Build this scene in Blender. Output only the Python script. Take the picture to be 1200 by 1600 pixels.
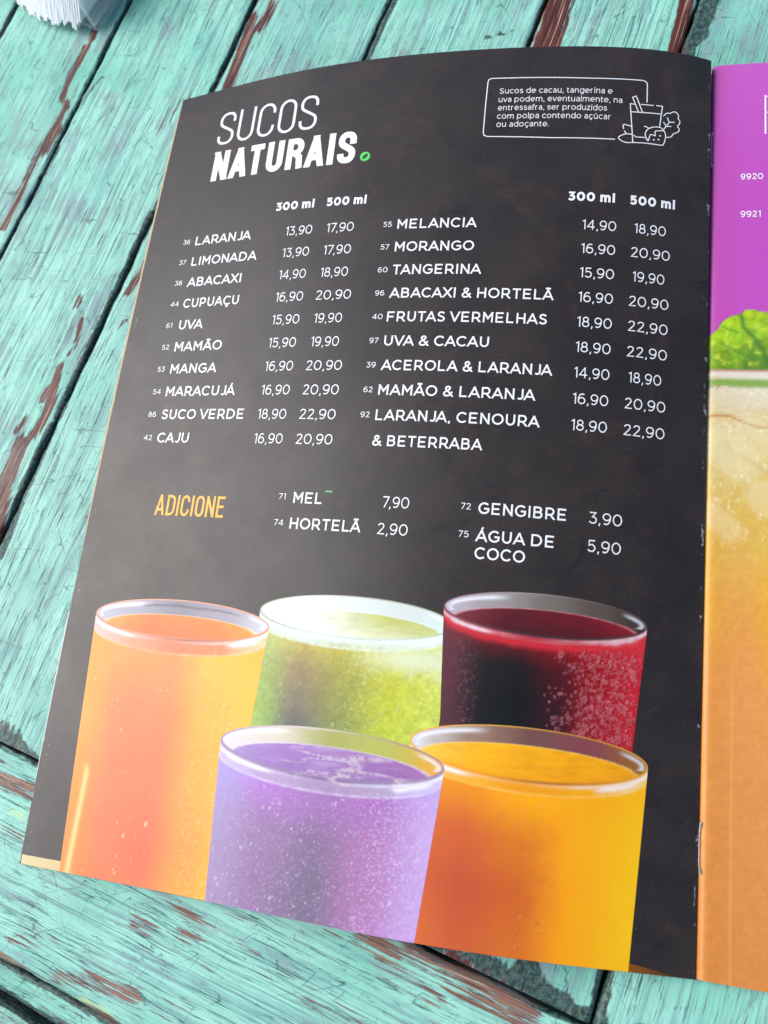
import bpy, math
import numpy as np
from mathutils import Matrix, Vector

# ---------------------------------------------------------------- measured constants (millimetres)
WEAR = [[[[315.52,134.07],[309.67,133.52]],1.6,1],[[[306.08,134.12],[296.3,134.65],[288.65,135.19],[279.45,133.5],[274.32,128.74]],1.7,1],[[[272.86,129.35],[265.17,129.44],[255.97,130.75],[246.16,130.65],[234.01,129.91],[222.8,129.96],[213.33,129.86]],1.5,1],[[[263.8,128.03],[257.55,129.52],[251.87,129.93]],2.5,1],[[[334.46,61.59],[319.77,59.8],[306.8,59.0],[298.38,58.94]],2.2,1],[[[342.07,56.18],[335.46,55.5],[327.59,56.73]],2.0,0.9],[[[364.17,-63.0],[353.46,-63.4],[339.59,-63.85]],5.0,1.3],[[[362.08,-59.58],[343.74,-59.94]],2.2,0.8],[[[371.43,-109.22],[359.73,-110.16],[346.32,-111.85]],2.4,1.5],[[[371.28,-108.31],[359.61,-109.48],[346.16,-110.96]],1.6,1.5],[[[162.67,73.75],[153.21,71.55],[145.31,70.13],[137.49,70.57],[132.78,71.73]],1.8,1.1],[[[154.26,72.72],[148.91,74.84]],2.0,1],[[[138.96,77.57],[133.81,79.13]],1.2,0.9],[[[130.24,74.69],[122.31,74.06],[113.15,73.34],[106.43,73.61]],2.6,1.1],[[[108.64,70.84],[100.18,68.59],[95.44,67.17]],2.6,1],[[[184.28,74.12],[172.98,71.38],[168.5,72.15]],1.0,1.0],[[[192.52,79.31],[189.65,79.09]],1.5,0.9],[[[215.53,58.32],[206.6,58.84],[200.26,59.69]],1.4,1.1],[[[188.71,55.5],[184.98,56.67]],1.0,0.9],[[[21.91,26.42],[19.95,21.7],[19.02,15.11],[19.73,9.5]],2.6,1.1],[[[17.4,22.51],[17.2,14.12],[17.56,8.87]],2.0,0.9],[[[-28.89,-3.26],[-29.8,-19.27],[-29.9,-34.33],[-30.13,-47.79]],1.3,1.2],[[[-23.1,-5.3],[-21.45,-10.92],[-18.4,-18.79]],2.0,0.7],[[[-26.74,-25.22],[-23.35,-35.87],[-21.4,-45.83],[-20.29,-51.73]],2.4,0.85],[[[24.21,-114.1],[23.86,-118.4],[23.66,-123.0]],2.6,1.1],[[[25.36,-126.02],[25.3,-132.1],[25.23,-138.1]],3.0,1.0],[[[24.44,-140.36],[24.38,-146.23],[23.98,-155.95],[23.08,-162.83]],4.2,1.2],[[[19.9,-117.86],[18.29,-128.68],[18.27,-138.65]],2.2,0.8],[[[6.55,-35.62],[7.2,-49.9],[6.54,-66.67],[6.22,-82.7]],2.0,0.62],[[[22.97,-110.4],[23.5,-113.34]],2,0.9],[[[-1.76,-42.16],[-1.56,-48.11]],2.0,0.7],[[[1.81,-57.2],[1.92,-64.16]],1.5,0.75],[[[3.73,14.9],[4.0,6.9]],1.6,0.7],[[[1.72,-102.06],[1.99,-118.69]],2.5,0.6],[[[29.16,-136.68],[29.07,-142.63]],2,1],[[[-29.9,-34.33],[-29.99,-48.91]],1.8,0.9]]
GRIME = [[[[323.77,182.49],[304.8,182.5]],1.3,0.8],[[[334.7,124.62],[296.46,124.37]],2.2,0.7],[[[292.37,118.89],[271.06,124.98]],1.3,0.7],[[[254.91,123.33],[200.59,124.49]],1.8,0.8],[[[342.49,64.16],[294.39,64.58]],2.0,0.8],[[[234.67,65.74],[210.86,65.22],[186.11,65.16],[144.12,64.9]],2.2,0.9],[[[138.62,65.04],[109.37,64.51],[88.19,61.92]],2.6,1],[[[353.67,3.8],[320.91,4.5]],1.8,1.1],[[[374.15,-117.14],[363.75,-116.74],[354.9,-116.18]],4.2,1.2],[[[359.07,-115.01],[345.34,-116.07]],2.6,1.2],[[[29.12,-128.68],[29.16,-136.68],[29.44,-148.33],[29.39,-161.67],[30.41,-181.45]],2.6,1.3],[[[33.39,-145.01],[31.21,-153.49],[32.61,-160.6],[31.67,-170.19]],3.2,0.85],[[[35.45,-157.77],[33.53,-160.67]],4,0.9],[[[44.22,-178.65],[30.74,-179.56]],3.0,0.9],[[[29.83,29.43],[30.09,21.16],[28.68,12.13]],2.2,1],[[[32.66,31.01],[32.57,25.32]],4,0.75],[[[343.97,-69.99],[352.13,-73.66]],0.8,0],[[[343.32,-57.52],[358.67,-57.6]],1.5,0.8],[[[340.14,-39.06],[342.45,-43.54],[344.96,-49.22]],0.8,0.9]]
PATCH = [[[[-29.97,-36.33],[-29.56,-41.48],[-29.64,-46.35]],3.0,0.62],[[[11.07,14.04],[10.92,9.06]],1.8,0.6],[[[289.24,144.96],[280.83,144.02]],5,0.3]]
ICON = [[[188.0,22.98],[183.85,23.02]],[[181.92,23.21],[180.12,23.07],[180.14,23.83],[181.45,38.64]],[[189.17,22.83],[191.27,22.89],[190.43,31.34]],[[180.61,26.35],[190.95,26.04]],[[182.91,25.98],[180.81,20.44],[182.08,19.86],[184.32,25.98]],[[181.67,35.66],[182.45,36.24],[185.39,36.1]],[[180.89,35.29],[179.11,35.3],[177.36,36.04],[176.5,37.06],[177.69,38.24],[179.48,38.74],[181.37,38.5],[186.6,38.31],[190.99,38.43],[192.02,37.77],[192.68,34.86]],[[180.79,32.18],[179.25,31.72],[178.22,31.56],[177.86,32.13],[178.15,33.3]],[[178.44,34.17],[178.97,35.02]],[[185.13,31.73],[185.91,31.79],[186.69,32.29]],[[186.58,37.34],[186.04,36.37],[185.62,35.24],[185.71,33.89],[186.7,32.44],[188.48,31.61],[190.3,31.42],[191.62,32.06],[192.43,33.42],[192.68,34.86]],[[185.91,36.54],[186.7,37.03],[187.4,34.72],[188.96,34.97],[189.04,33.17],[191.11,32.73],[191.89,32.61]],[[191.75,26.66],[192.78,25.45],[194.09,25.24],[195.01,24.57],[196.21,24.56],[197.04,25.76],[196.92,26.83],[197.48,27.77],[197.37,28.99],[196.72,30.01],[197.27,30.8],[197.16,32.01],[196.11,32.8],[195.2,33.41],[194.69,34.38],[193.91,34.9],[193.0,34.96]],[[192.0,31.85],[193.78,29.03],[193.08,27.2]],[[193.78,28.89],[195.62,28.57]],[[192.76,30.69],[191.81,29.2]],[[192.84,30.68],[194.47,30.47]]]
DOTS = [[188.54,36.65],[190.21,36.33],[190.72,34.81]]
BOX = [[175.28,37.71],[153.47,37.87],[131.53,37.08],[130.48,36.57],[130.06,35.45],[130.08,24.46],[130.26,14.35],[130.53,13.31],[131.46,12.87],[145.47,13.04],[165.49,13.39],[184.06,13.22],[185.21,13.57],[185.77,14.53],[185.83,21.95]]
CO = [[10.24074,-1.1943,-0.33273],[1.15952,-1.60574,0.99414],[-7.4764,0.71247,-0.54213],[-2.14659,-1.39304,-0.00675],[-0.12707,0.5705,0.08465],[0.03418,0.93898,0.199]]
PW = 209.0757
CAM = [163.25312896525648,62.2198556231395,253.00116489014883]
ROT = [[0.97467774,-0.06073718,0.21520756],[0.11236472,0.96510676,-0.23652296],[-0.19333253,0.2547154,0.9474928]]
F = 1238.9968923815197
PSI = 1.3178394062924543
T0 = 73.09285247061462
DT = 8.883601786908647

MM = 0.001
TABLE_Z = -2.0            # table top, mm; the page frame's z = 0 lies just above it
PAGE_H = 297.0

scene = bpy.context.scene
for o in list(bpy.data.objects):
    bpy.data.objects.remove(o)

# ---------------------------------------------------------------- camera
cam_data = bpy.data.cameras.new('camera')
cam = bpy.data.objects.new('camera', cam_data)
scene.collection.objects.link(cam)
cam_data.sensor_fit = 'VERTICAL'
cam_data.sensor_height = 36.0
cam_data.lens = F / 1600.0 * 36.0
cam_data.clip_start = 0.01
cam_data.clip_end = 50.0
mw = Matrix([[*ROT[i], CAM[i] * MM] for i in range(3)] + [[0, 0, 0, 1]])
cam.matrix_world = mw
cam_data.dof.use_dof = True
cam_data.dof.focus_distance = 0.262
cam_data.dof.aperture_fstop = 14.0
scene.camera = cam

# ---------------------------------------------------------------- sky, sun, exposure
SUN_ELEV = math.radians(45)
SUN_AZ = math.radians(172)          # direction the light comes from, measured from +X towards +Y
world = bpy.data.worlds.new('World')
scene.world = world
world.use_nodes = True
wn = world.node_tree
sky = wn.nodes.new('ShaderNodeTexSky')
sky.sky_type = 'NISHITA'
sky.sun_disc = False
sky.sun_elevation = SUN_ELEV
sky.sun_rotation = math.radians(90) - SUN_AZ
sky.air_density = 1.0
sky.dust_density = 3.0
bg = wn.nodes['Background']
bg.inputs['Strength'].default_value = 0.12
wn.links.new(sky.outputs[0], bg.inputs['Color'])

sun_data = bpy.data.lights.new('sun', 'SUN')
sun_data.energy = 2.2
sun_data.angle = math.radians(50)
sun_data.color = (0.985, 0.99, 1.0)
sun = bpy.data.objects.new('sun', sun_data)
scene.collection.objects.link(sun)
sd = Vector((math.cos(SUN_AZ) * math.cos(SUN_ELEV), math.sin(SUN_AZ) * math.cos(SUN_ELEV), math.sin(SUN_ELEV)))
sun.rotation_euler = sd.to_track_quat('Z', 'Y').to_euler()
sun.location = sd * 2

scene.view_settings.view_transform = 'Standard'
scene.view_settings.look = 'None'
scene.view_settings.exposure = 0.36
scene.view_settings.gamma = 1.0
scene.view_settings.use_curve_mapping = False

# ---------------------------------------------------------------- helpers
def s2l(c):
    c = np.asarray(c, float) / 255.0
    return np.where(c <= 0.04045, c / 12.92, ((c + 0.055) / 1.055) ** 2.4)

def l2(c): return tuple(float(x) for x in s2l(c)) + (1.0,)

def mesh_obj(name, verts, faces, material=None, parent=None, smooth=True, attrs=None, uv=None):
    """one mesh object; verts in mm, faces (n,3|4) array or list of lists"""
    me = bpy.data.meshes.new(name)
    v = np.asarray(verts, np.float64) * MM
    if isinstance(faces, np.ndarray):
        n, k = faces.shape
        me.vertices.add(len(v)); me.vertices.foreach_set('co', v.astype(np.float32).ravel())
        me.loops.add(n * k); me.loops.foreach_set('vertex_index', faces.astype(np.int32).ravel())
        me.polygons.add(n); me.polygons.foreach_set('loop_start', np.arange(0, n * k, k, dtype=np.int32))
        me.update(calc_edges=True)
    else:
        me.from_pydata([tuple(x) for x in v], [], faces); me.update()
    if smooth:
        me.polygons.foreach_set('use_smooth', np.ones(len(me.polygons), bool))
    li = None
    if uv is not None:
        li = np.empty(len(me.loops), np.int32); me.loops.foreach_get('vertex_index', li)
        lay = me.uv_layers.new(name='sheet')
        lay.data.foreach_set('uv', np.asarray(uv, np.float32)[li].ravel())
    for an, arr in (attrs or {}).items():
        a = me.attributes.new(an, 'FLOAT_COLOR', 'POINT')
        arr = np.asarray(arr, np.float32)
        if arr.shape[1] == 3: arr = np.concatenate([arr, np.ones((len(arr), 1), np.float32)], 1)
        a.data.foreach_set('color', arr.ravel())
    if material: me.materials.append(material)
    ob = bpy.data.objects.new(name, me)
    scene.collection.objects.link(ob)
    if parent: ob.parent = parent
    return ob

def empty(name, label, cat, loc=(0, 0, 0)):
    o = bpy.data.objects.new(name, None)
    o.empty_display_size = 0.02
    scene.collection.objects.link(o)
    o['label'] = label; o['category'] = cat
    return o

def grid_faces(nu, nv, flip=False):
    i = np.arange(nu * nv).reshape(nu, nv)
    q = np.stack([i[:-1, :-1], i[1:, :-1], i[1:, 1:], i[:-1, 1:]], -1).reshape(-1, 4)
    return q[:, ::-1].copy() if flip else q

def box_mesh(x0, x1, y0, y1, z0, z1):
    v = [(x, y, z) for z in (z0, z1) for y in (y0, y1) for x in (x0, x1)]
    f = [(0, 2, 3, 1), (4, 5, 7, 6), (0, 1, 5, 4), (1, 3, 7, 5), (3, 2, 6, 7), (2, 0, 4, 6)]
    return v, f

def vnoise(x, y, seed, octaves=4, rough=0.55):
    """value noise in -1..1, sampled at arrays x, y (cells of size 1)"""
    out = 0; amp = 1; tot = 0
    for o in range(octaves):
        g = np.random.default_rng(seed + 31 * o).uniform(-1, 1, (97, 97))
        xs = x * 2 ** o + 7.3 * o; ys = y * 2 ** o + 3.1 * o
        xi = np.floor(xs).astype(int); yi = np.floor(ys).astype(int)
        fx = xs - xi; fy = ys - yi
        fx = fx * fx * (3 - 2 * fx); fy = fy * fy * (3 - 2 * fy)
        a, b = xi % 97, yi % 97; c, d = (xi + 1) % 97, (yi + 1) % 97
        out = out + amp * ((g[a, b] * (1 - fx) + g[c, b] * fx) * (1 - fy) + (g[a, d] * (1 - fx) + g[c, d] * fx) * fy)
        tot += amp; amp *= rough
    return out / tot

def sstep(a, b, x):
    t = np.clip((x - a) / (b - a), 0, 1); return t * t * (3 - 2 * t)

# node graph helper -------------------------------------------------
class G:
    def __init__(self, name):
        self.m = bpy.data.materials.new(name); self.m.use_nodes = True
        self.t = self.m.node_tree
        self.b = self.t.nodes['Principled BSDF']
    def n(self, typ, ins=None, **props):
        nd = self.t.nodes.new('ShaderNode' + typ)
        for k, v in props.items(): setattr(nd, k, v)
        for k, v in (ins or {}).items(): self.set(nd.inputs[k], v)
        return nd
    def set(self, sock, v):
        if hasattr(v, 'is_output'): self.t.links.new(v, sock)
        else: sock.default_value = v
    def math(self, op, a, b=0.0, c=None, clamp=False):
        nd = self.n('Math', operation=op, use_clamp=clamp)
        self.set(nd.inputs[0], a); self.set(nd.inputs[1], b)
        if c is not None: self.set(nd.inputs[2], c)
        return nd.outputs[0]
    def vmul(self, v, s):
        nd = self.n('VectorMath', operation='MULTIPLY'); self.set(nd.inputs[0], v); nd.inputs[1].default_value = s
        return nd.outputs[0]
    def vadd(self, v, s):
        nd = self.n('VectorMath', operation='ADD'); self.set(nd.inputs[0], v); self.set(nd.inputs[1], s)
        return nd.outputs[0]
    def noise(self, v, scale, detail=4, rough=0.55, dist=0.0):
        return self.n('TexNoise', {'Vector': v, 'Scale': scale, 'Detail': detail, 'Roughness': rough, 'Distortion': dist}).outputs['Fac']
    def ramp(self, f, lo, hi, a=0.0, b=1.0):
        nd = self.n('MapRange', {'Value': f, 'From Min': lo, 'From Max': hi, 'To Min': a, 'To Max': b}, interpolation_type='SMOOTHSTEP')
        return nd.outputs[0]
    def mix(self, f, a, b, mode='MIX'):
        nd = self.n('Mix', data_type='RGBA', blend_type=mode)
        self.set(nd.inputs[0], f); self.set(nd.inputs[6], a); self.set(nd.inputs[7], b)
        return nd.outputs[2]
    def bump(self, h, strength, dist, normal=None):
        ins = {'Height': h, 'Strength': strength, 'Distance': dist}
        if normal is not None: ins['Normal'] = normal
        return self.n('Bump', ins).outputs[0]
    def out(self, **kw):
        for k, v in kw.items(): self.set(self.b.inputs[k.replace('_', ' ')], v)
        return self.m

# ---------------------------------------------------------------- materials
def paint_material(name, WOOD=((58, 19, 18), (110, 44, 28)), WK=0.86):
    g = G(name)
    uv = g.n('UVMap', uv_map='sheet').outputs[0]                # (p, q) in decimetres
    mask = g.n('Attribute', attribute_name='mask').outputs
    sep = g.n('SeparateColor', {'Color': mask['Color']}).outputs
    wear, grime, patch = sep[0], sep[1], sep[2]
    seed = mask['Alpha']
    off = g.n('CombineXYZ', {'X': g.math('MULTIPLY', seed, 3.7), 'Y': g.math('MULTIPLY', seed, 1.9), 'Z': seed}).outputs[0]
    # a slight waviness of the grain
    wob = g.noise(g.vmul(uv, (1.6, 4.0, 1)), 1.0, 2)
    uvw = g.vadd(g.vadd(uv, off), g.n('CombineXYZ', {'Y': g.math('MULTIPLY', g.math('SUBTRACT', wob, 0.5), 0.035)}).outputs[0])
    A = (1, 1, 1)
    st1 = g.noise(g.vmul(uvw, (1.5, 46, 1)), 1.0, 8, 0.66)
    st2 = g.noise(g.vmul(g.vadd(uvw, (5.1, 2.2, 0)), (2.6, 150, 1)), 1.0, 5, 0.62)
    blot = g.noise(g.vadd(uv, off), 5.0, 5, 0.6)
    blot2 = g.noise(g.vadd(uv, (9, 4, 2)), 2.2, 3, 0.5)
    teal = l2((116, 203, 174)); pale = l2((158, 224, 201)); blue = l2((110, 186, 174)); grey = l2((120, 152, 158)); mauve = l2((138, 141, 152)); deep = l2((58, 126, 122))
    col = g.mix(g.ramp(blot2, 0.30, 0.58), teal, pale)
    col = g.mix(g.math('MULTIPLY', g.ramp(st1, 0.47, 0.63), 0.7), col, blue)
    col = g.mix(g.math('MULTIPLY', g.ramp(st2, 0.51, 0.67), g.ramp(blot2, 0.36, 0.62, 0.40, 0.95)), col, grey)
    wash = g.math('MULTIPLY', g.ramp(g.math('ADD', g.math('MULTIPLY', st1, 0.55), g.math('MULTIPLY', blot, 0.5)), 0.52, 0.65), 0.62)
    col = g.mix(wash, col, mauve)
    col = g.mix(g.math('MULTIPLY', g.ramp(g.math('ADD', st2, g.math('MULTIPLY', blot2, 0.35)), 0.72, 0.86), 0.6), col, deep)
    sv = g.math('FRACT', g.math('MULTIPLY', seed, 7.31))
    col = g.mix(g.math('MULTIPLY', sv, 0.35), col, l2((136, 186, 178)))
    # yellowish worn-through paint
    pn = g.math('ADD', patch, g.math('MULTIPLY', g.math('SUBTRACT', st1, 0.5), 1.2))
    col = g.mix(g.math('MULTIPLY', g.ramp(pn, 0.35, 0.75), 0.75), col, l2((196, 224, 140)))
    # hairline cracks along the grain
    cr = g.noise(g.vmul(g.vadd(uvw, (1.3, 7.7, 0)), (6.5, 170, 1)), 1.0, 7, 0.74)
    crm = g.noise(g.vadd(uv, (3.3, 1.1, 5)), 7.0, 4, 0.6)
    crack = g.math('MULTIPLY', g.ramp(cr, 0.565, 0.635), g.ramp(crm, 0.34, 0.58))
    col = g.mix(g.math('MULTIPLY', crack, 0.9), col, l2((20, 56, 62)))
    # thin random scratches in other directions
    def scratch(rot, sc, seedv, width, lo):
        r = g.n('VectorRotate', {'Vector': uv, 'Angle': rot}, rotation_type='Z_AXIS').outputs[0]
        nz = g.noise(g.vadd(g.vmul(r, (0.5 * sc, 3.2 * sc, 1)), seedv), 1.0, 0, 0.3, 0.0)
        line = g.math('SUBTRACT', 1.0, g.ramp(g.math('ABSOLUTE', g.math('SUBTRACT', nz, 0.5)), width * 0.35, width))
        mk = g.noise(g.vadd(g.vmul(r, (2, 9, 1)), seedv), 3.0, 3, 0.6)
        return g.math('MULTIPLY', line, g.ramp(mk, lo, lo + 0.06))
    sc = g.math('MAXIMUM', scratch(0.55, 5, (1, 2, 3), 0.008, 0.50), scratch(-0.75, 6, (4, 7, 1), 0.008, 0.52))
    sc = g.math('MAXIMUM', sc, scratch(1.35, 5, (2, 8, 6), 0.008, 0.53))
    pit = g.math('MULTIPLY', g.ramp(g.noise(g.vmul(g.vadd(uvw, (6, 6, 0)), (26, 90, 1)), 1.0, 4, 0.7), 0.63, 0.68), g.ramp(crm, 0.36, 0.56))
    sc = g.math('MAXIMUM', sc, pit)
    col = g.mix(g.math('MULTIPLY', sc, 0.62), col, l2((50, 88, 96)))
    # dirt: old dark paint showing at the plank edges and in rotten spots
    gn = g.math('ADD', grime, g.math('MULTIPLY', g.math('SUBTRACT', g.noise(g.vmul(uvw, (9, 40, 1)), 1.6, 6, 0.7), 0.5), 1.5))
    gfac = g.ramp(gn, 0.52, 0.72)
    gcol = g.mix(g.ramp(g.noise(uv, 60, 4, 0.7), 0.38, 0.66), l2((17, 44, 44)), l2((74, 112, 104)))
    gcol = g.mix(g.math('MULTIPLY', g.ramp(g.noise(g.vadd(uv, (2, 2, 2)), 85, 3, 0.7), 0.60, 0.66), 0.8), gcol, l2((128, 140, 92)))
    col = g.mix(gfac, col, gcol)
    # worn through to bare wood
    cn = g.noise(g.vmul(g.vadd(uvw, (8.8, 0.4, 0)), (3.6, 105, 1)), 1.0, 9, 0.74)
    cl = g.noise(g.vmul(g.vadd(uvw, (3.1, 5.5, 0)), (5, 40, 1)), 1.0, 5, 0.65)
    wn_ = g.math('ADD', g.math('ADD', g.math('MULTIPLY', wear, WK), g.math('MULTIPLY', g.math('SUBTRACT', cl, 0.5), 1.5)), g.math('MULTIPLY', g.math('SUBTRACT', cn, 0.5), 3.2))
    chip = g.ramp(g.math('ADD', g.math('MULTIPLY', cn, 0.75), g.math('MULTIPLY', crm, 0.45)), 0.80, 0.83)
    wfac = g.math('MAXIMUM', g.ramp(wn_, 0.56, 0.63), chip)
    halo = g.math('SUBTRACT', g.ramp(wn_, 0.38, 0.56), wfac, clamp=True)
    col = g.mix(g.math('MULTIPLY', halo, 0.7), col, l2((140, 142, 150)))
    wood = g.mix(g.ramp(st2, 0.35, 0.65), l2(WOOD[0]), l2(WOOD[1]))
    fib = g.noise(g.vmul(g.vadd(uvw, (0.2, 3.9, 0)), (3.0, 210, 1)), 1.0, 3, 0.5)
    wood = g.mix(g.math('MULTIPLY', g.ramp(fib, 0.60, 0.66), 0.75), wood, l2((214, 190, 160)))
    wood = g.mix(g.math('MULTIPLY', g.ramp(g.math('SUBTRACT', 1.0, fib), 0.60, 0.66), 0.7), wood, l2((38, 16, 18)))
    col = g.mix(wfac, col, wood)
    # fine grain speckle
    fine = g.noise(uv, 260, 2, 0.6)
    col = g.mix(0.22, col, g.n('CombineColor', {'Red': fine, 'Green': fine, 'Blue': fine}).outputs[0], 'OVERLAY')
    stain = g.ramp(g.noise(g.vadd(g.vmul(uv, (1, 2.2, 1)), (7, 3, 3)), 2.6, 5, 0.65), 0.40, 0.66)
    col = g.mix(g.math('MULTIPLY', stain, 0.30), col, g.mix(1.0, col, l2((178, 186, 190)), 'MULTIPLY'))
    h = g.math('ADD', g.math('MULTIPLY', st1, 0.5), g.math('MULTIPLY', st2, 0.5))
    h = g.math('SUBTRACT', h, g.math('MULTIPLY', wfac, 1.5))
    h = g.math('SUBTRACT', h, g.math('MULTIPLY', crack, 0.8))
    h = g.math('SUBTRACT', h, g.math('MULTIPLY', gfac, 0.4))
    rough = g.math('ADD', 0.42, g.math('MULTIPLY', g.ramp(blot, 0.3, 0.7), 0.2))
    return g.out(Base_Color=col, Roughness=rough, Normal=g.bump(h, 0.6, 0.00035))

def slate_material():
    """the dark printed slate of the left page"""
    g = G('printed_slate')
    uv = g.n('UVMap', uv_map='sheet').outputs[0]
    a = g.noise(uv, 3.2, 6, 0.62, 0.4); b = g.noise(g.vadd(uv, (4, 9, 1)), 7.5, 6, 0.68, 0.8); c = g.noise(g.vadd(uv, (1, 3, 8)), 2.0, 3)
    col = g.mix(g.ramp(a, 0.3, 0.7), l2((37, 32, 30)), l2((51, 44, 41)))
    col = g.mix(g.math('MULTIPLY', g.ramp(b, 0.53, 0.70), 0.5), col, l2((68, 50, 46)))
    col = g.mix(g.math('MULTIPLY', g.ramp(g.math('SUBTRACT', 1.0, b), 0.56, 0.70), 0.6), col, l2((27, 24, 24)))
    r = g.n('VectorRotate', {'Vector': uv, 'Angle': 0.35}, rotation_type='Z_AXIS').outputs[0]
    nz = g.noise(g.vmul(r, (2.2, 7, 1)), 1.0, 3, 0.5, 0.6)
    ln = g.math('SUBTRACT', 1.0, g.ramp(g.math('ABSOLUTE', g.math('SUBTRACT', nz, 0.52)), 0.004, 0.02))
    ln = g.math('MULTIPLY', ln, g.ramp(g.noise(uv, 4.0, 3), 0.55, 0.66))
    col = g.mix(g.math('MULTIPLY', ln, 0.6), col, l2((22, 21, 25)))
    fine = g.noise(uv, 190, 2, 0.6)
    col = g.mix(0.85, col, g.n('CombineColor', {'Red': fine, 'Green': fine, 'Blue': fine}).outputs[0], 'OVERLAY')
    # dust and small scuffs
    du = g.n('TexVoronoi', {'Vector': uv, 'Scale': 26.0}, feature='F1').outputs
    dust = g.math('MULTIPLY', g.math('LESS_THAN', du['Distance'], 0.035), g.math('GREATER_THAN', g.n('SeparateColor', {'Color': du['Color']}).outputs[0], 0.8))
    col = g.mix(g.math('MULTIPLY', dust, 0.5), col, l2((170, 168, 170)))
    xy = g.n('SeparateXYZ', {'Vector': uv}).outputs
    wv = g.math('MULTIPLY', g.math('SUBTRACT', g.noise(g.vmul(uv, (0, 2.2, 0)), 1.0, 2), 0.5), 0.012)
    d1 = g.math('ABSOLUTE', g.math('SUBTRACT', g.math('ADD', xy[0], wv), 0.022))
    dash = g.ramp(g.noise(g.vmul(uv, (40, 46, 0)), 1.0, 3, 0.7), 0.55, 0.60)
    zone = g.math('MULTIPLY', g.ramp(xy[1], 0.9, 1.05), g.ramp(g.noise(g.vmul(uv, (0, 6, 0)), 1.0, 2), 0.48, 0.62))
    sc1 = g.math('MULTIPLY', g.math('MULTIPLY', g.math('LESS_THAN', d1, 0.0016), dash), zone)
    sc2 = g.math('MULTIPLY', g.math('LESS_THAN', xy[0], 0.0028), g.ramp(g.noise(g.vmul(uv, (60, 18, 0)), 1.0, 4, 0.7), 0.58, 0.62))
    sc3 = g.math('MULTIPLY', g.math('GREATER_THAN', xy[0], 2.080), g.ramp(g.noise(g.vmul(uv, (30, 16, 0)), 1.0, 4, 0.75), 0.58, 0.62))
    sf = g.math('MAXIMUM', g.math('MAXIMUM', sc1, sc2), sc3)
    col = g.mix(g.math('MULTIPLY', sf, 0.6), col, l2((176, 178, 188)))
    return g.out(Base_Color=col, **PAPER(g, uv))

def PAPER(g, uv):
    """coated paper: satin gloss, faint waviness"""
    w = g.noise(uv, 1.3, 2, 0.5)
    w2 = g.noise(uv, 120, 2, 0.5)
    nb = g.bump(w, 0.10, 0.002)
    nb = g.bump(w2, 0.10, 0.00006, nb)
    return dict(Roughness=g.math('ADD', PAPER_ROUGH, g.math('MULTIPLY', g.ramp(g.noise(uv, 3.5, 6, 0.7), 0.38, 0.62), 0.05)), Normal=nb, IOR=PAPER_IOR)
PAPER_ROUGH, PAPER_IOR = 0.36, 1.46

def ink_material(name, srgb):
    g = G(name)
    uv = g.n('UVMap', uv_map='sheet').outputs[0]
    f = g.noise(uv, 160, 2, 0.6)
    col = g.mix(g.math('MULTIPLY', g.ramp(f, 0.3, 0.7), 0.10), l2(srgb), l2([x * 0.86 for x in srgb]))
    return g.out(Base_Color=col, **PAPER(g, uv))

def print_material(name):
    """printed picture: pigment stored per vertex, paper grain on top"""
    g = G(name)
    uv = g.n('UVMap', uv_map='sheet').outputs[0]
    col = g.n('Attribute', attribute_name='ink').outputs['Color']
    f = g.noise(uv, 210, 2, 0.6)
    col = g.mix(0.16, col, g.n('CombineColor', {'Red': f, 'Green': f, 'Blue': f}).outputs[0], 'OVERLAY')
    return g.out(Base_Color=col, **PAPER(g, uv))

def plain(name, srgb, rough=0.5, **kw):
    g = G(name)
    tc = g.n('TexCoord').outputs['Object']
    f = g.noise(tc, 180, 4, 0.6)
    col = g.mix(g.math('MULTIPLY', f, 0.25), l2(srgb), l2([x * 0.8 for x in srgb]))
    return g.out(Base_Color=col, Roughness=rough, **kw)

M_PAINT = paint_material('peeling_teal_paint')
M_PAINT_END = paint_material('worn_teal_paint', ((116, 82, 72), (156, 112, 92)), 0.54)  # bare wood paler than on the planks: glare put into its colour
M_SLATE = slate_material()
M_WHITE = ink_material('white_ink', (240, 242, 244))
M_GREEN = ink_material('green_ink', (92, 205, 98))
M_SPECK = ink_material('pale_green_ink', (104, 178, 136))
M_DARK = ink_material('dark_ink', (26, 34, 30))
M_AMBER = ink_material('amber_ink', (245, 176, 42))
M_PICT = print_material('printed_picture')
M_PAPER = plain('paper_edge', (214, 190, 148), 0.7)
M_PAPERW = plain('white_paper_edge', (226, 226, 226), 0.7)
M_STEEL = plain('staple_wire', (176, 176, 178), 0.45, Metallic=0.4)
M_FLOOR = plain('dark_floor', (40, 44, 44), 0.8)

# ================================================================ the ground and the table
v, f = box_mesh(-3000, 3000, -3000, 3000, -780, -760)
floor = mesh_obj('floor', v, f, M_FLOOR, smooth=False)
floor['kind'] = 'structure'

table = empty('painted_table', 'weathered table of teal planks with peeling paint under the open menu', 'table')
cp, sp = math.cos(PSI), math.sin(PSI)
def pq2xy(p, q): return p * cp - q * sp, p * sp + q * cp

def stroke_mask(P, Q, strokes):
    m = np.zeros_like(P)
    for pts, w, s in strokes:
        pts = np.array(pts)
        d = np.full(P.shape, 1e9)
        for a, b in zip(pts[:-1], pts[1:]):
            ab = b - a; t = np.clip(((P - a[0]) * ab[0] + (Q - a[1]) * ab[1]) / (ab @ ab + 1e-9), 0, 1)
            d = np.minimum(d, np.hypot(P - a[0] - t * ab[0], Q - a[1] - t * ab[1]))
        m = np.maximum(m, s * (1 - sstep(0.35 * w, 1.7 * w, d)))
    return m

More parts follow.
